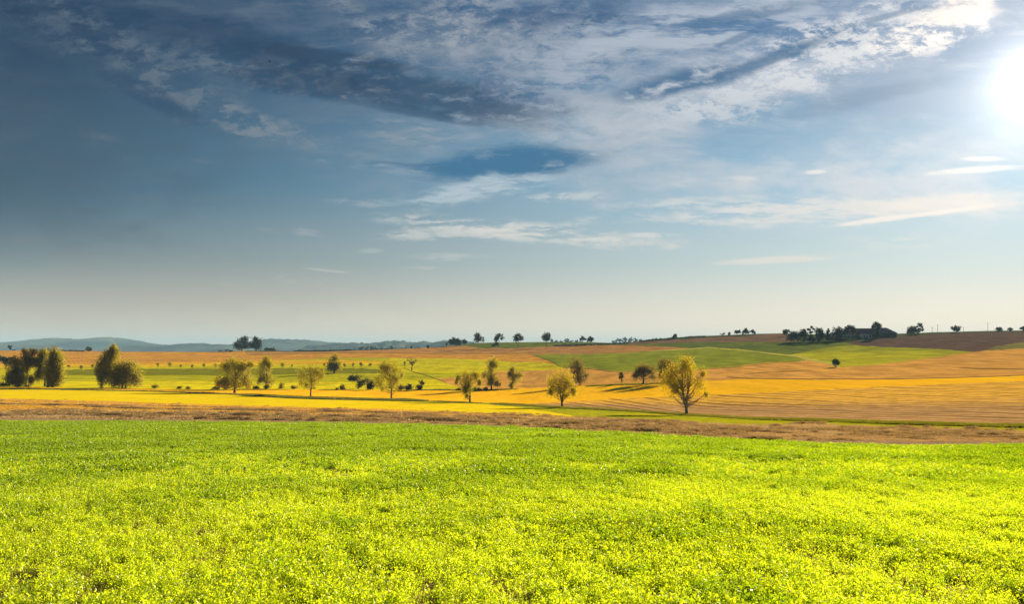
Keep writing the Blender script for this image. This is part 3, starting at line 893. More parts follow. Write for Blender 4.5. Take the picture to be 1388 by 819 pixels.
tree('poplar_tree', 'tall ragged tree with a hooked top in front of the orange field', 'tree',
     [(667, 491, 7, 7), (672, 495, 6, 7), (664, 501, 8, 8), (658, 509, 6, 6), (668, 511, 7, 8), (673, 519, 5, 5), (663, 520, 4, 4), (665, 516, 6, 6)],
     (666, 529), 'lf_willow', n=6800, trunk_r=.35, droop=.6, vert=1.4, leafpx=1.2)
tree('poplar_tree', 'small ragged tree with a bushy foot, right of the tall ragged tree', 'tree',
     [(695, 501, 6, 6), (692, 508, 5, 6), (700, 509, 6, 6), (706, 508, 4, 4), (696, 516, 6, 6), (704, 514, 3, 4), (693, 523, 4, 5)],
     (694, 527), 'lf_willow', n=4200, trunk_r=.3, droop=.5, vert=1.3, leafpx=1.2)
tree('grey_green_tree', 'greyish brown tall tree behind the airy golden birch', 'tree',
     [(782, 490, 9, 7), (776, 495, 7, 7), (786, 500, 8, 8), (790, 509, 7, 8), (780, 508, 8, 9), (785, 516, 7, 4), (795, 509, 3, 5)],
     (786, 522.5), 'lf_brown', n=6000, trunk_r=.35, droop=.4, vert=1.2, leafpx=1.2)
tree('sapling', 'lone slender young tree on the golden field, left of the round dome tree', 'tree',
     [(842, 506, 3, 4), (840.5, 512, 2.6, 4), (844, 511, 2.4, 5), (843, 516, 2, 2)], (843, 520), 'lf_brown', n=900, trunk_r=.14, droop=.5)
tree('dome_tree', 'round dome-shaped dull green tree on a short trunk at the wheat edge', 'tree',
     [(873, 500, 12, 8), (865, 504, 9, 8), (881, 503, 9, 8), (860, 510, 5, 6), (873, 509, 12, 6), (886, 510, 5, 5)],
     (872, 521), 'lf_brown', n=7500, trunk_r=.4, droop=.25, leafpx=1.2)
tree('hidden_tree', 'grey-brown round tree half hidden behind the large golden birch', 'tree',
     [(902, 493, 9, 8), (899, 502, 8, 9), (910, 500, 9, 10), (896, 509, 4, 5)], (905, 520), 'lf_brown', n=5000, trunk_r=.35, droop=.3)
tree('bare_tree', 'small nearly leafless tree with spreading branches on the yellow slope', 'tree',
     [(553, 488, 4, 3.5), (558, 487, 4, 3.5), (564, 489, 4, 3.5), (557, 492, 4, 3)], (558.3, 502), 'lf_brown', n=260, trunk_r=.38, bare=True, droop=.2, leafpx=1.0)
tree('slim_tree', 'very slim bare young tree beside the small leafless tree', 'tree',
     [(548.5, 493, 1.1, 4)], (548.5, 499), 'lf_brown', n=150, trunk_r=.16, limbs=False)
tree('round_tree', 'small round tree alone at the tip of the pale grass path', 'tree',
     [(1132.5, 490, 4, 3.2), (1130, 492.5, 2.4, 2.6), (1135.5, 492, 2.6, 3)], (1133, 497.6), 'lf_dark', n=1400, trunk_r=.25, droop=.2)


# shrubs at the meadow foot
def bush(label, px, v0, v1, w, leaf='lf_willow', n=900, group='shrubs along the foot of the meadow', Y=None, extra=()):
    h = (v1 - v0)
    lob = [(px, (v0 + v1) / 2 + .1 * h, w * .5, h * .5), (px - w * .18, v1 - h * .36, w * .36, h * .38), (px + w * .2, v1 - h * .33, w * .34, h * .36)] + list(extra)
    return tree('bush', label, 'bush', lob, (px, v1), leaf, n=n, trunk_r=.07, group=group, Y=Y, droop=.1, limbs=False)


bush('low dark bush at the far left edge beside the brown willow', 5, 516.5, 524.5, 13)
bush('flat dark bush under the leftmost brown willow', 25, 518, 524.8, 14)
bush('dark undergrowth bush below the gap of the left clump', 38, 520.5, 525, 9, n=500)
bush('single small pointed bush right of the round olive willow', 210.5, 520.5, 527, 9, n=600)
bush('small bush, left one of a pair in front of the meadow', 243.5, 522.5, 528, 7, n=500)
bush('small bush, right one of a pair in front of the meadow', 255.5, 523, 528.4, 6.5, n=500)
bush('dark bush at the left foot of the broad olive tree', 293, 522.5, 528.6, 12, n=800)
bush('dark bush under the skirts of the broad olive tree', 306, 522, 528.6, 10, n=700)
bush('dark low bush left of the tall narrow tree', 346.5, 522.5, 528, 8, n=600)
bush('tiny bush between broad olive tree and tall narrow tree', 336.5, 521, 527.5, 5, n=300)
bush('round dark bush at the foot of the tall narrow tree', 362.5, 519.5, 528, 9, n=800)
bush('bush with a loose top between the narrow tree and the thin birch', 381.5, 519, 528, 8, n=700, extra=[(384, 519.5, 4, 2.4)])
bush('squat dark bush nearer the thin birch', 398.5, 521.5, 528, 8.5, n=700)
bush('tiny dark bush right of the thin birch trunk', 426, 524, 528.3, 4, n=250)
bush('tiny low bush left of the round dark bush', 457, 526, 528.8, 4, n=200)
bush('round dark bush alone in the meadow', 464.3, 520, 529, 8.5, n=900)
tree('shrub_tree', 'wide dark shrubby tree left of the ragged birch', 'tree',
     [(483, 513, 9, 5), (478, 513, 6, 4), (489, 519, 6, 5), (495, 516, 4, 4), (486, 524, 4, 3)], (486, 527.5), 'lf_dark', n=2800, trunk_r=.2, droop=.2)
bush('tall dark bush directly left of the ragged birch', 502.5, 512, 529, 11, 'lf_dark', n=2200)
bush('olive bush directly right of the ragged birch trunk', 543.5, 519, 529.4, 10, 'lf_olive', n=1200)
bush('dark pointed bush, second right of the ragged birch', 554.5, 518.5, 529.3, 9, 'lf_dark', n=1200)
bush('two-headed dark bush standing free at the field edge', 568, 518.5, 529.2, 8.5, 'lf_dark', n=1300, extra=[(572, 518.5, 4, 3.4)])
bush('low green scrub left of the lopsided birch', 623, 525, 529.6, 9, n=500)
bush('low green scrub right of the lopsided birch', 646, 524, 529.6, 14, n=900)
bush('dark foot bush under the tall ragged tree', 658, 525, 529.5, 8, n=400)
tree('dark_tree', 'dark tree reaching in at the left frame edge above the brown willow', 'tree',
     [(6, 488, 10, 5), (16, 489, 7, 5), (-3, 486, 8, 5), (12, 493, 6, 4), (20, 485, 3, 3)], (8, 499), 'lf_dark', n=3600, trunk_r=.3, droop=.2)

# row of young saplings on the meadow
sp0 = None
GS = 'row of young orchard saplings across the upper meadow'
for i, (px, v) in enumerate([(93, 500.8), (110, 501.5), (126, 500), (213.8, 498.6), (229.6, 498.4), (245, 499), (261, 499.8), (277, 499), (292, 499.6), (382.6, 499.4), (396, 499), (440, 497.6), (467, 499), (479, 499), (489.5, 498.6), (501.5, 498.6)]):
    lab = 'small round-headed young tree in the orchard row left of the two left-hand willows' if px < 130 else ('small round-headed young tree in the orchard row above the dark grass strip' if px < 300 else 'small round-headed young tree in the orchard row around the lone oval tree')
    if sp0 is None or i in (1, 12, 15):
        sp0 = tree('young_tree', lab, 'tree', [(px, v - 4.2, 2.1, 1.9), (px + .5, v - 5, 1.7, 1.5)], (px, v), 'lf_willow', n=260, trunk_r=.12, limbs=False, group=GS, leafpx=1.1)
    else:
        c = copy_tree(sp0); x, y, z = [float(t) for t in gpt(px, v)]
        c.location = (x, y, z); c.rotation_euler = (0, 0, i * 1.3); s = .8 + .1 * (i % 5); c.scale = (s, s, s)
        tag(c, lab, 'tree', GS)

# ------------------------------------------------------------------ skyline trees
GK = 'dark trees along the skyline'
def sk(name, label, lobes, base, n=1500, leaf='lf_far', tr=.35, dy=None, group=GK, **kw):
    Yb = None
    if dy: Yb = dy
    return tree(name, label, 'tree', lobes, base, leaf, n=n, trunk_r=tr, Y=Yb, group=group, droop=.1, leafpx=kw.pop('leafpx', 1.15), **kw)


sk('oak_tree', 'left one of the twin big dark oaks on the left skyline', [(327, 463, 7, 6), (332, 460, 6, 5), (322, 468, 6, 5), (333, 468, 6, 5), (327, 471, 8, 3)], (328, 476), 5200, tr=.7)
sk('oak_tree', 'right one of the twin big dark oaks on the left skyline', [(347, 461, 7, 5.5), (342, 467, 6, 5), (351, 467, 5.5, 6), (346, 470, 7, 3.5)], (347.5, 476.2), 4800, tr=.7)
sk('scrub_tree', 'low dark scrub on the ridge just right of the twin oaks', [(361, 474, 4, 2.2), (368, 473.5, 5, 2.6), (372, 474.5, 2, 1.8)], (366, 477), 900, tr=.15)
sk('scrub_tree', 'tiny scrub on the ridge left of the twin oaks', [(298, 476, 2.6, 1.3), (308, 475.3, 2.6, 1.7), (313, 476, 3.5, 1.2)], (306, 477.6), 420, tr=.1)
sk('small_tree', 'tiny dark tree on the ridge at the far left', [(14, 470.5, 2.6, 2.8), (13, 472.5, 1.6, 1.4)], (14.5, 476), 420, tr=.25)
sk('small_tree', 'tiny low shrub right beside the far-left ridge tree', [(18.5, 474.6, 1.9, 1)], (18.5, 475.8), 90, tr=.1)
sk('round_bush_tree', 'small dark domed tree on the brown ridge between the willow clumps', [(120.5, 473.5, 5, 2.8), (120, 472, 3, 2)], (120.5, 476.6), 700, tr=.3)
sk('round_tree', 'large blue-green round tree at the left of the middle skyline', [(617, 462, 6.5, 5), (612, 463.5, 4.5, 4), (622, 463, 4, 4.2), (617, 465.5, 8, 2.6)], (617, 469.2), 3600, tr=.5)
sk('round_tree', 'small round tree touching the large blue-green round tree', [(629.6, 463.2, 3.6, 3.2)], (629.6, 468.5), 800, tr=.3)
sk('small_tree', 'tiny conical tree left of the large blue-green round tree', [(605.5, 467, 1.7, 2.4), (605.5, 465.4, .9, 1.5)], (605.5, 470.8), 220, tr=.15)
sk('avenue_tree', 'first of four tall-stemmed avenue trees, the one with an oval crown', [(647, 456, 5, 5), (645.5, 461, 4.4, 4), (649, 460, 4, 4)], (648.3, 472.6), 2000, tr=.32)
sk('conifer_tree', 'slim pointed small conifer beside the first avenue tree', [(655, 461.5, 1.9, 2.8), (655, 458.2, 1.1, 2)], (655, 466), 300, tr=.2)
sk('avenue_tree', 'second avenue tree, lumpy crown low on the left', [(677, 455.5, 5, 3.8), (673, 460, 3.8, 5), (680, 458.5, 3.6, 3), (674, 466, 2.6, 3.4)], (676, 471.5), 2000, tr=.35)
sk('scrub_tree', 'low bush at the foot of the second avenue tree', [(668, 468.6, 2.8, 2), (671, 467.5, 2, 2.4)], (669, 471.5), 420, tr=.12)
sk('avenue_tree', 'third avenue tree with a flat wide crown and bare trunk', [(702, 454.5, 4.6, 3.4), (698.5, 459, 4, 4), (706.5, 458.5, 3.8, 3.6), (702, 459.5, 5, 3.2)], (702.5, 471.8), 2000, tr=.34)
sk('avenue_tree', 'fourth avenue tree, round crown on a bare trunk, standing apart', [(741, 454, 4.8, 3.8), (738, 458, 4.4, 3.8), (744.5, 457.5, 4, 3.6), (741, 460.5, 4.4, 2.2)], (741, 470.3), 2100, tr=.34)
sk('pine_tree', 'ragged small skyline tree, left one of a pair right of the avenue', [(790, 458.5, 3.4, 3), (787, 460, 2, 2.4), (792.5, 460.5, 2.6, 1.8)], (789.5, 466.5), 700, tr=.3)
sk('round_tree', 'round dark small skyline tree, right one of a pair right of the avenue', [(800.5, 461, 4.8, 4), (800.5, 459, 3.2, 2.8)], (800.5, 466.5), 1100, tr=.3)
sk('round_tree', 'small round tree where the brown skyline starts to climb', [(914, 456.5, 4.6, 3), (915, 454.6, 2.8, 2)], (914.5, 459.6), 900, tr=.3)
for (lab, lb, b, n_) in [
    ('tiny leftmost tree of the group on the fallow skyline', [(978, 453, 2, 1.4), (981, 452.6, 1.8, 1.5)], (979, 455), 260),
    ('tiny second tree of the group on the fallow skyline', [(988.4, 452.4, 2.3, 1.6)], (988.4, 454.8), 240),
    ('square-crowned tree of the group on the fallow skyline', [(997.5, 449.8, 2.8, 2.6), (1001.5, 450, 2.6, 2.4)], (999.5, 454.8), 700),
    ('tallest tree of the group on the fallow skyline', [(1010.5, 448, 3.2, 3.2), (1007.6, 450.4, 2.6, 2.8), (1013.6, 450.2, 2.6, 2.6)], (1010.5, 454.6), 1000),
    ('right-hand rounded tree of the group on the fallow skyline', [(1019.5, 449.4, 3.2, 2.4), (1022, 451, 2.4, 1.8)], (1019.8, 454.2), 650)]:
    sk('ridge_tree', lab, lb, b, n_, group='small tree group on the fallow skyline', tr=.25)
GF = 'trees sheltering the farm'
for (nm, lab, lb, b, n_) in [
    ('round_tree', 'leftmost tree of the farm belt, small and set back', [(1066, 449.8, 5, 3.6), (1064, 451.5, 3.4, 2.6)], (1066, 456), 1000),
    ('round_tree', 'big dense tree at the left front of the farm belt', [(1076, 454, 7, 6), (1072, 458, 6, 5), (1081, 458, 6, 5)], (1076, 463.6), 3400),
    ('round_tree', 'broad tree behind the big left front tree of the farm belt', [(1088, 450, 5.6, 4), (1091, 456, 5, 6), (1085, 453, 4, 4)], (1089, 463), 2400),
    ('pine_tree', 'tall layered pine rising above the farm belt', [(1099.5, 443.4, 3.6, 1.8), (1096.6, 447, 3.2, 1.7), (1102.6, 446, 2.4, 1.4), (1099, 450.4, 3.4, 1.6), (1099, 457, 4, 5)], (1099.5, 463), 1700),
    ('round_tree', 'round tree right of the layered pine in the farm belt', [(1111, 448.6, 6.6, 4.4), (1109, 454.5, 7.4, 6), (1116, 455, 4.6, 6)], (1111, 462.8), 3200),
    ('conifer_tree', 'pointed conifer in the middle of the farm belt', [(1122.6, 456, 4, 6), (1122.6, 449.6, 2.4, 3.4), (1122.6, 446, 1.2, 2)], (1122.6, 462.4), 1400),
    ('round_tree', 'wide tree right of the pointed conifer in the farm belt', [(1135, 447.4, 6.6, 4.6), (1130.6, 453.6, 5.6, 5), (1137, 454, 6.6, 6)], (1134, 461.6), 3000),
    ('round_tree', 'high rounded tree over the pale farmhouse', [(1151.6, 445, 6.8, 4.6), (1147, 448.6, 6, 4.6), (1156, 449, 5.4, 4.4)], (1151.6, 459.4), 2800),
    ('round_tree', 'tallest farm tree standing in front of the long barn', [(1188, 439, 5, 4), (1185, 443.6, 3.6, 3.2), (1192, 442, 4, 4), (1188.6, 449, 5.6, 5), (1188, 454, 6, 4)], (1188.4, 459), 3200),
    ('hedge_tree', 'low dark bush closing the farm belt under the layered pine', [(1092, 460, 6, 3), (1101, 460, 6, 3.4), (1110, 460.4, 6, 3)], (1101, 463.6), 1600),
    ('hedge_tree', 'low dark garden bush in front of the pale farmhouse', [(1128, 459.4, 6, 2.6), (1136, 460.4, 5, 1.8), (1145, 461.4, 5, 1.0)], (1137, 462), 1500),
    ('hedge_tree', 'low dark garden bush in front of the long barn', [(1158, 457.4, 4, 3.4), (1164, 458.2, 4, 2.6), (1176, 460, 5, .9)], (1166, 460.4), 1400)]:
    sk(nm, lab, lb, b, n_, group=GF, tr=.3)
sk('round_tree', 'dense round tree on the right skyline, left one of a pair', [(1236, 446.8, 6, 5), (1233, 449.5, 4.6, 4), (1240, 449.4, 4, 4)], (1236, 454), 2400, tr=.35)
sk('pine_tree', 'open layered pine on the right skyline, right one of a pair', [(1246, 440.4, 4.4, 2.6), (1241.6, 443.6, 3, 1.8), (1250.4, 443.4, 2.8, 1.6), (1247, 446, 5.4, 1.5), (1244.6, 449, 3.6, 1.6), (1250, 448, 2.2, 1)], (1245, 453.2), 1900, tr=.35)
sk('round_tree', 'lone flat-topped tree on the right skyline between the poles', [(1296, 444.4, 6.2, 3), (1293, 446.6, 3.6, 2.4), (1298.6, 447, 3.6, 2.2)], (1296, 451), 1500, tr=.35)
sk('round_tree', 'domed skyline tree, leftmost of three at the right edge', [(1353, 446.6, 4.8, 2.4), (1353, 445.4, 3, 1.6)], (1353, 449.4), 900, tr=.25)
sk('round_tree', 'smallest skyline tree, middle of three at the right edge', [(1369, 446.4, 2.6, 2.2), (1371, 447.2, 2.4, 1.6)], (1370, 449), 500, tr=.2)
sk('round_tree', 'skyline tree cut by the right frame edge', [(1386, 445.4, 4, 2.8), (1392, 445.6, 5, 3)], (1388, 448.8), 900, tr=.25)

# far woods as single trees on the next ridges, blue with distance
GFAR = 'distant hazy trees beyond the middle skyline'
def far_tree(label, px, v0, w, Y):
    return tree('far_tree', label, 'tree', [(px, v0 + 2.6, w * .5, 2.6), (px - w * .2, v0 + 4, w * .36, 2.4), (px + w * .22, v0 + 4.2, w * .36, 2.2), (px, v0 + 6.6, w * .5, 3)], (px, v0 + 9), 'lf_far', n=420, trunk_r=.5, Y=Y, group=GFAR, droop=.1, leafpx=1.4, limbs=False)


for i, (px, v0, w) in enumerate([(748, 459.8, 6), (754, 461, 6), (760, 461.4, 7), (768, 458.8, 7), (774, 460.6, 7), (781, 460.2, 7), (787, 461.4, 6),
                                  (833, 460.6, 8), (840, 458, 8), (847, 456.2, 8), (854, 457.2, 7), (861, 457.6, 7), (868, 460, 6)]):
    far_tree('hazy blue far tree, in the low wood right of the fourth avenue tree' if px < 800 else 'hazy blue far tree, in the wood left of the climbing skyline', px, v0, w, 2600)
for i, (px, v0, w) in enumerate([(878, 459.4, 6), (884, 458.8, 6), (890, 458.2, 6), (896, 459, 5)]):
    far_tree('hazy far tree in the small wood just where the ridge begins to rise', px, v0, w, 1900)
GH = 'distant trees beyond the left brown skyline'
for i, (px, v0, w) in enumerate([(481, 471.6, 5), (489, 470.6, 7), (496, 469.8, 8), (503, 469.6, 8), (510, 470, 7), (517, 471.2, 6), (530.5, 469.2, 4), (557, 468.4, 4), (524, 471.4, 7), (537, 471, 7), (544, 471.2, 7), (551, 470.8, 6), (565, 471, 8)]):
    tree('far_tree', 'dark tree in the far hedge row below the left hills', 'tree', [(px, v0 + 2, w * .5, 2), (px, v0 + 4, w * .6, 2)], (px, v0 + 7), 'lf_far', n=260, trunk_r=.3, Y=1500, group=GH, droop=.1, limbs=False)
tree('far_tree', 'small dark pointed tree on the brown ridge before the middle hills', 'tree', [(580.5, 470.4, 2, 1.6), (580.5, 468.6, 1.1, 1.6)], (580.5, 472.6), 'lf_far', n=240, trunk_r=.2, droop=.1, limbs=False, group=GK)


# low hedges on the skyline
def hedge(label, pts, hpx, n, leaf='lf_far', Y=None, cat='hedge'):
    us = np.linspace(pts[0][0], pts[-1][0], max(2, int((pts[-1][0] - pts[0][0]) / 2.2)))
    vs = np.interp(us, [p[0] for p in pts], [p[1] for p in pts])
    rg = np.random.default_rng(int(pts[0][0]))
    x, y, z = gpt(us, vs)
    if Y: 
        x = (us - 694) / F * Y; y = np.full_like(us, Y); z = -(vs - HV) / F * Y
    root = bpy.data.objects.new('hedge', None); COL.objects.link(root)
    root.location = (float(x.mean()), float(y.mean()), float(z.mean()))
    tag(root, label, 'hedge', None)
    i = rg.integers(0, len(us), n)
    k = y[i] / F
    hh = hpx * (.45 + .8 * fbm(us / 4.0, us * 0, 3, 2))[i] * k
    P = np.stack([x[i] + rg.normal(size=n) * 1.4 * k, y[i] + rg.normal(size=n) * 1.5, z[i] + rg.uniform(0, 1, n) ** .8 * hh], -1)
    v, f = quads_from(P, None, .7 * k, .65, rg)
    v = v - np.array(root.location)[None, :]
    link('foliage', v, f, M[leaf], root, attrs={'tone': np.repeat(np.clip(rg.normal(size=n) * .2 + .4, 0, 1), 4)})
    return root


hedge('thin broken dark hedge on the brown ridge left of the middle trees', [(400, 477), (440, 476.4), (478, 475.4)], 1.9, 1500)
hedge('thin dark hedge on the ridge above the left brown field', [(84, 476.2), (112, 476.6)], 1.6, 500)
hedge('dark hedge line below the small skyline pair right of the avenue', [(752, 469.4), (800, 468.2), (835, 466.6), (852, 465.6)], 2.0, 1600)
hedge('dark hedge climbing along the brown skyline', [(868, 463.6), (905, 459.8), (935, 458), (955, 456.8)], 1.8, 1600)


# ------------------------------------------------------------------ farm
M['rooftile'] = plain_mat('weathered_roof_tiles', (.24, .12, .10), (.30, .16, .13), 1.2)
M['rooftile2'] = plain_mat('dark_roof_tiles', (.15, .09, .08), (.20, .13, .11), 1.2)
M['plaster'] = plain_mat('pale_plaster', (.85, .84, .80), (.74, .72, .68), .8)
M['boards'] = plain_mat('dark_barn_boards', (.05, .045, .04), (.09, .075, .06), 2)
M['glass'] = plain_mat('dark_window_glass', (.02, .025, .03), (.03, .035, .04), 1, .15, 0)
M['frame'] = plain_mat('white_window_frame', (.7, .7, .66), (.6, .6, .56), 1)
M['chimney'] = plain_mat('brick_chimney', (.22, .10, .07), (.16, .08, .06), 3)


def boxv(x0, x1, y0, y1, z0, z1):
    v = np.array([(x, y, z) for z in (z0, z1) for y in (y0, y1) for x in (x0, x1)], float)
    f = np.array([(0, 2, 3, 1), (4, 5, 7, 6), (0, 1, 5, 4), (2, 6, 7, 3), (1, 3, 7, 5), (0, 4, 6, 2)])
    return v, f


def building(name, label, cat, px0, px1, vr, ve, vb, wall, roofm, hip=(0, 0), wins=(), doors=(), chim=(), depthm=11, back=0):
    pc = (px0 + px1) / 2
    _, Yc, zc = [float(t) for t in gpt(pc, vb)]
    Yc += back
    k = Yc / F
    W_ = (px1 - px0) * k; he = (vb - ve) * k; hr = (vb - vr) * k
    root = bpy.data.objects.new(name, None); COL.objects.link(root)
    root.location = ((pc - 694) * k, Yc + depthm / 2, -(vb - HV) * k)
    root.rotation_euler = (0, 0, R(-6))
    tag(root, label, cat, 'farm buildings on the hilltop')
    w2, d2 = W_ / 2, depthm / 2
    # walls with gables
    v = [(-w2, -d2, -1.5), (w2, -d2, -1.5), (w2, d2, -1.5), (-w2, d2, -1.5), (-w2, -d2, he), (w2, -d2, he), (w2, d2, he), (-w2, d2, he)]
    f = [(0, 1, 5, 4), (1, 2, 6, 5), (2, 3, 7, 6), (3, 0, 4, 7)]
    link('wall', v, f, M[wall], root)
    ov = .6
    hl, hr_ = hip
    a = np.array([(-w2 - ov, -d2 - ov, he - .15), (w2 + ov, -d2 - ov, he - .15), (w2 + ov, d2 + ov, he - .15), (-w2 - ov, d2 + ov, he - .15), (-w2 - ov + hl, 0, hr), (w2 + ov - hr_, 0, hr)])
    tk = np.array([0, 0, .25])
    vv = np.concatenate([a, a + tk])
    quads = [(6, 7, 11, 10), (8, 9, 10, 11), (0, 4, 5, 1), (2, 5, 4, 3), (0, 1, 7, 6), (1, 2, 8, 7), (2, 3, 9, 8), (3, 0, 6, 9), (7, 8, 11, 11), (9, 6, 10, 10), (1, 5, 2, 2), (3, 4, 0, 0)]
    bm_f = [q for q in quads]
    me = bpy.data.meshes.new('roof')
    me.from_pydata([tuple(p) for p in vv], [], [tuple(dict.fromkeys(q)) for q in bm_f])
    me.materials.append(M[roofm])
    ro = bpy.data.objects.new('roof', me); COL.objects.link(ro); ro.parent = root
    for cx in chim:
        cv, cf = boxv(cx - .45, cx + .45, -.4, .4, hr - .8, hr + 1.1)
        cv2, cf2 = boxv(cx - .55, cx + .55, -.5, .5, hr + 1.1, hr + 1.3)
        link('chimney', *merge([(cv, cf), (cv2, cf2)]), M['chimney'], ro)
    for (wx, wz, ww, wh) in wins:
        y0 = -d2 - .02
        fr = [boxv(wx - ww / 2 - .1, wx + ww / 2 + .1, y0 - .06, y0 + .05, wz + wh, wz + wh + .12), boxv(wx - ww / 2 - .1, wx + ww / 2 + .1, y0 - .1, y0 + .05, wz - .12, wz),
              boxv(wx - ww / 2 - .1, wx - ww / 2, y0 - .06, y0 + .05, wz, wz + wh), boxv(wx + ww / 2, wx + ww / 2 + .1, y0 - .06, y0 + .05, wz, wz + wh), boxv(wx - .04, wx + .04, y0 - .05, y0 + .04, wz, wz + wh)]
        wo = link('window', *merge(fr), M['frame'], root)
        link('pane', *boxv(wx - ww / 2, wx + ww / 2, y0 - .02, y0 + .03, wz, wz + wh), M['glass'], wo)
    for (dx_, dw, dh) in doors:
        y0 = -d2 - .02
        do = link('door', *merge([boxv(dx_ - dw / 2, dx_ - .03, y0 - .05, y0 + .04, 0, dh), boxv(dx_ + .03, dx_ + dw / 2, y0 - .05, y0 + .04, 0, dh)]), M['boards'], root)
        link('handle', *boxv(dx_ + .08, dx_ + .16, y0 - .12, y0 - .051, 1.0, 1.25), M['glass'], do)
    return root


building('farmhouse', 'pale low farmhouse half hidden by garden trees on the hill', 'house', 1139, 1161, 448, 453, 459, 'plaster', 'rooftile2', wins=[(-5, 1.0, 1.2, 1.3), (-2, 1.0, 1.2, 1.3), (3.4, 1.0, 1.2, 1.3), (5.6, 1.0, 1.2, 1.3)], doors=[(.8, 1.2, 2.1)], chim=(2.0,), back=8)
building('long_barn', 'long farm building with white front and dark roof left of the tallest farm tree', 'barn', 1161, 1196, 445.4, 450.6, 458.4, 'boards', 'rooftile2', wins=[(-8, 2, 1.2, 1.2)], doors=[(8, 3.4, 3.4)], back=9, depthm=13)
building('white_annex', 'small white-fronted annex against the long barn', 'annex', 1169.5, 1182.5, 450.6, 452.4, 459.0, 'plaster', 'rooftile2', wins=[(-2.2, 1.2, 1.1, 1.2), (2.2, 1.2, 1.1, 1.2)], doors=[(0, 1.2, 2.1)], depthm=4, back=1)
building('hipped_barn', 'barn with reddish hipped roof at the right end of the farm', 'barn', 1193, 1216, 444.6, 451.8, 457.8, 'boards', 'rooftile', hip=(0, 7), doors=[(2, 3.6, 3.6)], wins=[(-4.5, 2, 1.2, 1.0)], back=6, depthm=12)

M['pole'] = plain_mat('weathered_pole_wood', (.10, .085, .07), (.15, .12, .09), 3)
for i, (px, v0, v1) in enumerate([(1263.5, 443.5, 452), (1271, 440, 451.6), (1306, 443.5, 450.4), (1339, 437.5, 449.4)]):
    x, y, z = [float(t) for t in gpt(px, v1)]
    h = (v1 - v0) * y / F
    labs = ['short wooden pole beside the taller one right of the layered pine', 'taller wooden pole right of the layered pine', 'faint thin pole just right of the flat-topped lone tree', 'tallest thin pole with small crossarm before the three right-edge trees']
    root = bpy.data.objects.new('utility_pole', None); COL.objects.link(root); root.location = (x, y, z)
    tag(root, labs[i], 'utility pole', 'poles on the right skyline')
    t = np.linspace(0, 1, 5)
    link('post', *tube(np.stack([t * 0, t * 0, -.5 + t * (h + .5)], -1), .2 - .08 * t, 8), M['pole'], root)
    link('crossarm', *boxv(-.75, .75, -.24, -.13, h - .8, h - .65), M['pole'], root)
    for s_ in (-.6, .6):
        link('insulator', *tube(np.array([(s_, -.18, h - .65), (s_, -.18, h - .55), (s_, -.18, h - .42)]), np.array([.05, .07, .03]), 8), M['frame'], root)

# bird high on the left
M['bird'] = plain_mat('dark_feathers', (.02, .02, .022), (.035, .035, .04), 8)
bY = 140.0
bx_, bz_ = (366 - 694) / F * bY, -(83 - HV) / F * bY
bod = tube([(-.26, 0, .02), (-.18, 0, .02), (-.06, 0, 0), (.10, 0, 0), (.20, 0, .03), (.26, 0, .03)], [.01, .045, .075, .06, .04, .008], 8)
wn = []
for s_ in (-1, 1):
    pts = np.array([(.10, 0, .03), (.12, s_ * .16, .12), (.02, s_ * .38, .10), (-.10, s_ * .40, .09), (-.06, s_ * .18, .09), (-.10, 0, .02)])
    vv = np.concatenate([pts, pts + [0, 0, .012]])
    ff = [(0, 1, 4, 5), (1, 2, 3, 4), (6, 11, 10, 7), (7, 10, 9, 8), (0, 6, 7, 1), (1, 7, 8, 2), (2, 8, 9, 3), (3, 9, 10, 4), (4, 10, 11, 5), (5, 11, 6, 0)]
    wn.append((vv, np.array(ff)))
tail = (np.array([(-.24, -.02, .02), (-.24, .02, .02), (-.42, .07, .02), (-.42, -.07, .02), (-.24, -.02, .032), (-.24, .02, .032), (-.42, .07, .032), (-.42, -.07, .032)]), np.array([(0, 1, 2, 3), (4, 7, 6, 5), (0, 4, 5, 1), (1, 5, 6, 2), (2, 6, 7, 3), (3, 7, 4, 0)]))
b = link('bird', *merge([bod] + wn + [tail]), M['bird'], loc=(bx_, bY, bz_))
b.rotation_euler = (0, R(4), R(12))
tag(b, 'tiny dark bird gliding high in the upper left sky', 'bird')


# ------------------------------------------------------------------ scattered ground cover (instanced tufts)
def hidden_coll(name, objs):
    c = bpy.data.collections.new(name)
    for o_ in objs:
        for cc in list(o_.users_collection): cc.objects.unlink(o_)
        c.objects.link(o_)
    return c


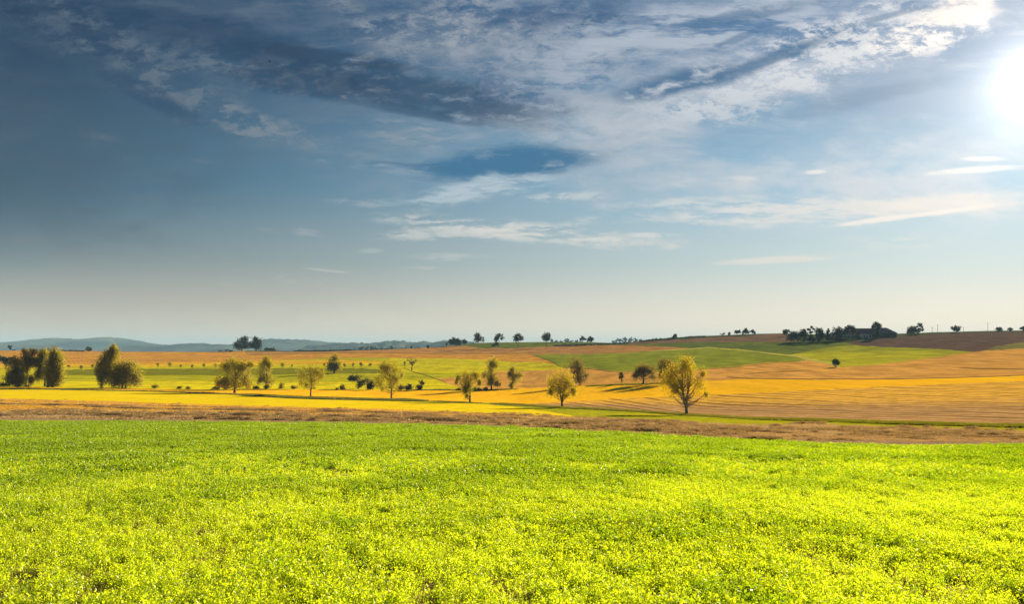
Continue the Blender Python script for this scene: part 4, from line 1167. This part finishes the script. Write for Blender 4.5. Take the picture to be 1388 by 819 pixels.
def scatter(name, label, cat, pts, scale, rotz, tone, vi, coll, seed=0):
    me = bpy.data.meshes.new(name)
    pts = np.asarray(pts, np.float32)
    me.vertices.add(len(pts)); me.vertices.foreach_set('co', pts.ravel())
    for k_, a_ in (('sc', scale), ('rz', rotz), ('tone', tone)):
        at = me.attributes.new(k_, 'FLOAT', 'POINT'); at.data.foreach_set('value', np.asarray(a_, np.float32))
    at = me.attributes.new('vi', 'INT', 'POINT'); at.data.foreach_set('value', np.asarray(vi, np.int32))
    me.update()
    o_ = bpy.data.objects.new(name, me); COL.objects.link(o_)
    ng = bpy.data.node_groups.new(name + '_nodes', 'GeometryNodeTree')
    ng.interface.new_socket('Geometry', in_out='INPUT', socket_type='NodeSocketGeometry')
    ng.interface.new_socket('Geometry', in_out='OUTPUT', socket_type='NodeSocketGeometry')
    N = ng.nodes; Lk = ng.links
    gi = N.new('NodeGroupInput'); go = N.new('NodeGroupOutput')
    m2p = N.new('GeometryNodeMeshToPoints')
    iop = N.new('GeometryNodeInstanceOnPoints')
    ci = N.new('GeometryNodeCollectionInfo'); ci.inputs[0].default_value = coll; ci.inputs['Separate Children'].default_value = True; ci.inputs['Reset Children'].default_value = True
    def named(nm, ty):
        n_ = N.new('GeometryNodeInputNamedAttribute'); n_.data_type = ty; n_.inputs[0].default_value = nm
        return [s for s in n_.outputs if s.enabled and s.name == 'Attribute'][0]
    Lk.new(gi.outputs[0], m2p.inputs[0]); Lk.new(m2p.outputs[0], iop.inputs['Points'])
    Lk.new(ci.outputs[0], iop.inputs['Instance'])
    iop.inputs['Pick Instance'].default_value = True
    Lk.new(named('vi', 'INT'), iop.inputs['Instance Index'])
    cx = N.new('ShaderNodeCombineXYZ'); Lk.new(named('rz', 'FLOAT'), cx.inputs[2])
    Lk.new(cx.outputs[0], iop.inputs['Rotation'])
    Lk.new(named('sc', 'FLOAT'), iop.inputs['Scale'])
    Lk.new(iop.outputs[0], go.inputs[0])
    md = o_.modifiers.new('scatter', 'NODES'); md.node_group = ng
    tag(o_, label, cat, None, 'stuff')
    return o_


M['alf'] = leaf_mat('clover_leaves', (.055, .15, .005), (.28, .42, .008), (.48, .74, .008), .5, inst=True, fleck=(.035, (.60, .58, .25)))
M['alfy'] = leaf_mat('yellow_clover_leaves', (.14, .27, .008), (.44, .55, .012), (.80, .98, .018), .5, inst=True, fleck=(.05, (.75, .72, .35)))  # lighter, yellower variant of the clover
M['straw'] = leaf_mat('straw', (.20, .14, .08), (.62, .46, .25), (.54, .38, .18), .35, inst=True)
M['hay'] = leaf_mat('raked_hay', (.18, .125, .06), (.62, .44, .22), (.46, .31, .12), .35, inst=True)
M['roughg'] = leaf_mat('rough_grass_blades', (.06, .08, .01), (.20, .22, .015), (.30, .30, .015), .4, inst=True)


def clover(nstem, lsize, h, spread, mat, rg, nl=5):
    C_, S_ = [], []
    parts = []
    for s in range(nstem):
        a = rg.uniform(0, 6.28); r = rg.uniform(0, spread) ; lean = rg.normal(size=2) * .25
        hh = h * rg.uniform(.5, 1.15)
        b0 = np.array([math.cos(a) * r, math.sin(a) * r, 0])
        tp = b0 + np.array([lean[0] * hh, lean[1] * hh, hh])
        p = np.cross(tp - b0, [rg.normal(), rg.normal(), .1]); p = p / (np.linalg.norm(p) + 1e-9) * lsize * .09
        parts.append((np.array([b0 - p, b0 + p, tp + p * .5, tp - p * .5]), np.array([[0, 1, 2, 3]])))
        for k in range(nl):
            t = rg.uniform(.35, 1.02)
            c = b0 + (tp - b0) * t + rg.normal(size=3) * np.array([1, 1, .4]) * lsize * 1.1
            C_.append(c)
    C_ = np.array(C_)
    v, f = quads_from(C_, None, np.full(len(C_), lsize), .55, rg)
    v, f = merge(parts + [(v, f)])
    return v, f


protos_n, protos_f = [], []
rgp = np.random.default_rng(3)
for k in range(7):
    young = k >= 4  # last variants get the yellower leaves
    v, f = clover(18, .0145, .17, .15, None, rgp, 7)
    protos_n.append(link('clover_tuft', v, f, M['alfy' if young else 'alf']))
for k in range(5):
    young = k >= 3
    v, f = clover(14, .024, .19, .22, None, rgp, 6)
    protos_f.append(link('clover_tuft_far', v, f, M['alfy' if young else 'alf']))
cn = hidden_coll('clover_a', protos_n); cf = hidden_coll('clover_b', protos_f)


def edge_y(x):
    return np.interp(x, xe, ye)


def crop(y0, y1, dens, coll, nv, nyellow, smul, seed, cat):
    rg = np.random.default_rng(seed)
    hw = lambda y: .80 * y + 3
    A = (hw(y0) + hw(y1)) * (y1 - y0)
    n = int(A * dens)
    y = np.sqrt(rg.uniform(y0 ** 2, y1 ** 2, n)); x = rg.uniform(-1, 1, n) * hw(y)
    ok = y < edge_y(x) - .15
    x, y = x[ok], y[ok]
    pat = fbm(x / 2.2, y / 3.0, 11, 4)                # hummocks
    thin = fbm(x / 1.1 + y * .25, y / 2.6, 21, 3)       # thin places
    big = fbm(x / 14, y / 18, 41, 3)
    keepp = np.clip((thin - .36) * 9 + np.clip((y - 12) / 10, 0, 1), .38, 1)
    ok = rg.uniform(size=len(x)) < keepp
    x, y, pat, big, thin = x[ok], y[ok], pat[ok], big[ok], thin[ok]
    z = near_z(x, y) - .01
    sc = smul * (.55 + .9 * pat) * rg.uniform(.75, 1.25, len(x))
    near = np.clip(1 - (y - 6) / 27, 0, 1) ** .9  # clover gets lighter and yellower towards the camera
    tone = np.clip(.14 + (big - .5) * .8 - (pat - .5) * 1.3 + .62 * near + rg.normal(size=len(x)) * .09, 0, 1)
    py = np.clip(near * 1.05 + (big - .5) * .6 - (pat - .55) * 1.5, .03, .95)
    young = rg.uniform(size=len(x)) < py  # picks the yellower tufts
    vi = np.where(young, rg.integers(nv - nyellow, nv, len(x)), rg.integers(0, nv - nyellow, len(x)))
    return np.stack([x, y, z], -1), sc, rg.uniform(0, 6.28, len(x)), tone, vi


for (a, b_, de, co_, nv, ny, sm, sd) in [(4.5, 20, 70, cn, 7, 3, 1.0, 1), (20, 44, 30, cf, 5, 2, 1.0, 2), (44, 100, 16, cf, 5, 2, 1.25, 3)]:
    P, s_, r_, t_, vi_ = crop(a, b_, de, co_, nv, ny, sm, sd, 'crop')
    scatter('clover_crop', 'dense low yellow-green clover crop covering the near field, ' + {1: 'the part closest to us', 2: 'its middle belt', 3: 'its far belt by the bare soil'}[sd], 'crop', P, s_, r_, t_, vi_, co_)
    print('crop', len(P))

# straw stubble and raked hay
def blades(n, h, w, spread, lean, rg):
    parts = []
    for k in range(n):
        b0 = np.array([rg.normal() * spread, rg.normal() * spread, 0])
        d = np.array([rg.normal() * lean, rg.normal() * lean, 1.0]); d /= np.linalg.norm(d)
        L_ = h * rg.uniform(.5, 1.2)
        s = np.cross(d, [rg.normal(), rg.normal(), .2]); s = s / np.linalg.norm(s) * w
        parts.append((np.array([b0 - s, b0 + s, b0 + d * L_ + s * .3, b0 + d * L_ - s * .3]), np.array([[0, 1, 2, 3]])))
    return merge(parts)


M['strawg'] = leaf_mat('golden_straw', (.40, .22, .03), (.85, .55, .08), (.80, .50, .06), .35, inst=True)
straws = [link('straw_tuft', *blades(26, .20, .02, .28, 2.4, rgp), M['straw' if k < 4 else 'strawg']) for k in range(7)]
hays = [link('hay_tuft', *blades(46, .30, .022, .26, 2.2, rgp), M['hay']) for k in range(4)]
rough = [link('grass_tuft', *blades(26, .24, .03, .18, .6, rgp), M['roughg']) for k in range(3)]
cs, ch_, cr = hidden_coll('straw_c', straws), hidden_coll('hay_c', hays), hidden_coll('rough_c', rough)


def strip_pts(name, n, u0=-150, u1=1540, tpow=1.0, seed=0):
    rg = np.random.default_rng(seed)
    bot, top = SEAM[name]
    # even in world area: sample more, weight by depth
    u = rg.uniform(u0, u1, n * 4); t = rg.uniform(0, 1, n * 4) ** tpow
    v = np.interp(u, US, bot) * (1 - t) + np.interp(u, US, top) * t
    x, y, z = gpt(u, v)
    w = np.interp(u, US, bot - top) * (y ** 1.6)
    w = w / w.max()
    ok = rg.uniform(size=len(u)) < w
    return x[ok][:n], y[ok][:n], z[ok][:n], t[ok][:n], u[ok][:n]


x, y, z, t, u = strip_pts('straw_covered_ground', 60000, seed=5)
rgs = np.random.default_rng(9)
sw = fbm(x / 9, y / 2.2, 61, 3)
ok = rgs.uniform(size=len(x)) < np.clip((sw - .38) * 5, .05, 1)
x, y, z, sw, t, u = x[ok], y[ok], z[ok], sw[ok], t[ok], u[ok]
gold_p = np.clip((t - .12) * 1.9 * np.interp(u, [0, 350, 600, 850], [1.3, 1.0, .6, .05]), 0, .95)
sv = np.where(rgs.uniform(size=len(x)) < gold_p, rgs.integers(4, 7, len(x)), rgs.integers(0, 4, len(x)))
scatter('straw_stubble', 'loose cut straw and stubble lying on the brown strip behind the green crop', 'straw', np.stack([x, y, z - .02], -1), rgs.uniform(.7, 1.5, len(x)) * np.clip(y / 90, .5, 1), rgs.uniform(0, 6.28, len(x)), np.clip(.45 + (sw - .5) * 1.5 + rgs.normal(size=len(x)) * .2, 0, 1), sv, cs)

# windrows: heaps of raked hay in long broken lines
def windrow(pts, n, seed, hgt, width):
    rg = np.random.default_rng(seed)
    us = np.linspace(pts[0][0], pts[-1][0], 900); vs = np.interp(us, [p[0] for p in pts], [p[1] for p in pts])
    x, y, z = gpt(us, vs)
    ds = np.concatenate([[0], np.cumsum(np.hypot(np.diff(x), np.diff(y)))])
    s = rg.uniform(0, ds[-1], n)
    cx = np.interp(s, ds, x); cy = np.interp(s, ds, y) + 1.6 * (fbm(s / 22, s * 0, seed, 2) - .5); cz = np.interp(s, ds, z)
    hp = np.clip((fbm(s / 3.2, s * 0 + 3, seed + 5, 3) - .34) * 3.2, 0.0, 1.15)
    o_ = rg.normal(size=n) * .5
    wd = width * (.5 + hp)
    hp = hp * np.clip(cy / 85, .35, 1)
    zz = cz + hgt * hp * np.exp(-o_ ** 2 * 1.6) * rg.uniform(.2, 1, n)
    ok = rg.uniform(size=n) < .10 + hp
    return np.stack([cx + rg.normal(size=n) * .15, cy + o_ * wd, zz - B0 * o_ * wd - .03], -1)[ok], hp[ok]


WR = [([(-80, 563), (0, 563.2), (60, 563), (120, 563.8), (200, 563.8), (350, 565.2), (420, 566), (500, 567), (560, 570), (640, 573.5), (700, 574.5), (800, 578.5), (880, 584.5), (960, 590.5), (1048, 596.5)], 34000, 1, .40, .62),
      ([(120, 552), (230, 556), (350, 557), (500, 560), (640, 566), (760, 572), (900, 580), (1060, 586)], 9000, 2, .22, .6),
      ([(1180, 587.5), (1262, 590), (1300, 592.5), (1340, 592.5), (1430, 594.5), (1520, 597)], 6000, 3, .26, .7),
      ([(900, 576.5), (1040, 583), (1130, 584.5), (1230, 589)], 5000, 4, .18, .6),
      ([(0, 549), (200, 551), (420, 556), (620, 562)], 5000, 5, .18, .5)]
PP, HP = [], []
for (p_, n_, sd, hg, wd) in WR:
    a_, h_ = windrow(p_, n_, sd, hg, wd)
    PP.append(a_); HP.append(h_)
x, y, z, t, u = strip_pts('straw_covered_ground', 120000, seed=15)
lump = fbm(x / 1.3, y / 1.3, 71, 3) * .6 + fbm(x / 6, y / 4, 72, 2) * .4
ok = (lump > .57) & (rgs.uniform(size=len(x)) < np.clip(1.0 - (t - .1) * np.interp(u, [0, 500, 800], [2.6, 1.6, .3]), .02, 1) * .5)
lump, x, y, z = lump[ok], x[ok], y[ok], z[ok]
PP.append(np.stack([x, y, z - .05 + np.clip((lump - .56) * 2.2, 0, .3) * np.clip(y / 85, .4, 1)], -1)); HP.append(lump)
PP = np.concatenate(PP); HP = np.concatenate(HP)
print('hay', len(PP))
rgs = np.random.default_rng(19)
scatter('raked_hay', 'long broken heaps of raked hay lying in rows on the brown strip', 'hay', PP, rgs.uniform(.55, 1.15, len(PP)) * np.clip(PP[:, 1] / 85, .42, 1), rgs.uniform(0, 6.28, len(PP)), np.clip(.40 + rgs.normal(size=len(PP)) * .28, 0, 1), rgs.integers(0, 4, len(PP)), ch_)


# rough grass banks and ditch lines between the fields, raised low banks
def bank(name, label, pts, hgt, wpx, n, tuft=1.0, tone=.3, taper=True, seed=0):
    rg = np.random.default_rng(seed + 1000 + int(pts[0][0]))
    us = np.linspace(pts[0][0], pts[-1][0], int((pts[-1][0] - pts[0][0]) / 2) + 2)
    vs = pchip([p[0] for p in pts], [p[1] for p in pts], us)
    ts = np.linspace(-1, 1, 7)
    Vv = vs[None, :] - ts[:, None] * wpx / 2
    x, y, z = gpt(np.broadcast_to(us[None, :], Vv.shape), Vv)
    tp = np.clip(np.minimum(us - us[0], us[-1] - us) / 12, .0, 1)[None, :] if taper else 1
    lump = .5 + fbm(x / 3.5, y / 3.5, seed, 3)
    z = z + hgt * np.cos(ts * np.pi / 2)[:, None] ** .7 * tp * lump - .05 * (np.abs(ts[:, None]) == 1)
    idx = np.arange(x.size).reshape(x.shape)
    q = np.stack([idx[:-1, :-1], idx[:-1, 1:], idx[1:, 1:], idx[1:, :-1]], -1).reshape(-1, 4)
    ob = link(name, np.stack([x, y, z], -1).reshape(-1, 3), q, M['ditch'], smooth=True)
    tag(ob, kind='structure')
    if n:
        i = rg.integers(0, len(us), n); j = rg.integers(1, 6, n)
        P = np.stack([x[j, i] + rg.normal(size=n) * .5, y[j, i] + rg.normal(size=n) * .4, z[j, i] - .04], -1)
        return P
    return np.zeros((0, 3))


BP = []
BP.append(bank('field_bank', '', [(-100, 527.2), (0, 527.7), (130, 529.4), (250, 532.3), (330, 535.4)], 0.102, 1.12, 630, seed=1))
BP.append(bank('field_bank', '', [(325, 535.8), (420, 540.4), (480, 541.8), (520, 542.6), (577, 543.8)], 0.338, 2.10, 4000, seed=2))
BP.append(bank('field_bank', '', [(584, 544.4), (610, 545.4), (648, 547)], 0.075, 0.75, 244, seed=3))
BP.append(bank('field_bank', '', [(668, 548), (700, 549.4), (760, 553.4), (800, 554.8), (850, 557.3), (932, 563), (1000, 567.2), (1040, 569.4), (1120, 571.5), (1213, 575), (1300, 577.6), (1388, 580), (1520, 583)], 0.168, 1.80, 9600, seed=4))
BP.append(bank('field_bank', '', [(560, 529.2), (600, 529.3), (650, 529.8), (700, 528.4)], 0.180, 0.75, 525, seed=5))
BP.append(bank('field_bank', '', [(545, 498.5), (560, 504), (575, 508.4), (590, 513.4), (605, 519)], 0.120, 0.83, 0, seed=6))
BP.append(bank('field_bank', '', [(985, 510.8), (1010, 513.4), (1060, 514.3), (1160, 514.4), (1240, 513.6), (1310, 511.8), (1388, 508.8), (1500, 504)], 0.105, 0.75, 0, seed=7))
BP.append(bank('field_bank', '', [(1300, 498.8), (1325, 500.4), (1345, 500.3), (1388, 501.2), (1500, 502)], 0.150, 0.90, 0, seed=8))
BP.append(bank('field_bank', '', [(1008, 508), (1040, 505.4), (1075, 503.4), (1100, 501.8)], 0.105, 0.60, 0, seed=9))
BP.append(bank('field_bank', '', [(440, 479), (520, 479.2), (600, 479.7), (711, 480)], 0.120, 0.60, 0, seed=10))
BP.append(bank('field_bank', '', [(335, 481.8), (370, 480.8), (400, 480), (445, 479.2)], 0.120, 0.60, 0, seed=11))
BP.append(bank('field_bank', '', [(722, 481), (745, 489.5), (766, 499.2), (797, 500.6), (830, 504.4)], 0.150, 0.68, 0, seed=12))
BP.append(bank('field_bank', '', [(850, 504.9), (893, 505.2), (960, 500.5), (1000, 497.4), (1040, 493.2), (1085, 489.4)], 0.090, 0.60, 0, seed=13))
BP.append(bank('field_bank', '', [(797, 523.8), (850, 521.6), (900, 519.8), (925, 518.8)], 0.090, 1.50, 875, seed=14))
BP.append(bank('field_bank', '', [(150, 527.5), (290, 529.2), (390, 528.8)], 0.075, 0.60, 0, seed=15))
P = np.concatenate(BP); rgs = np.random.default_rng(29)
scatter('rough_grass', 'rough uncut grass growing on the low banks between the fields', 'grass', P, rgs.uniform(.6, 1.4, len(P)) * np.clip(P[:, 1] / 200, .7, 1.2), rgs.uniform(0, 6.28, len(P)), np.clip(.35 + rgs.normal(size=len(P)) * .25, 0, 1), rgs.integers(0, 3, len(P)), cr)

# ------------------------------------------------------------------ air
hm = bpy.data.materials.new('haze')
hm.use_nodes = True
hm.node_tree.nodes.clear()
ho = hm.node_tree.nodes.new('ShaderNodeOutputMaterial')
pv_ = hm.node_tree.nodes.new('ShaderNodeVolumePrincipled')
pv_.inputs['Color'].default_value = (.38, .68, 1.0, 1)
pv_.inputs['Density'].default_value = HAZE
pv_.inputs['Anisotropy'].default_value = .0
hm.node_tree.links.new(pv_.outputs[0], ho.inputs['Volume'])
v, f = boxv(-12500, 12500, -3200, 12500, -48, 120)
hz_o = link('haze', v, f, hm)
tag(hz_o, kind='stuff')
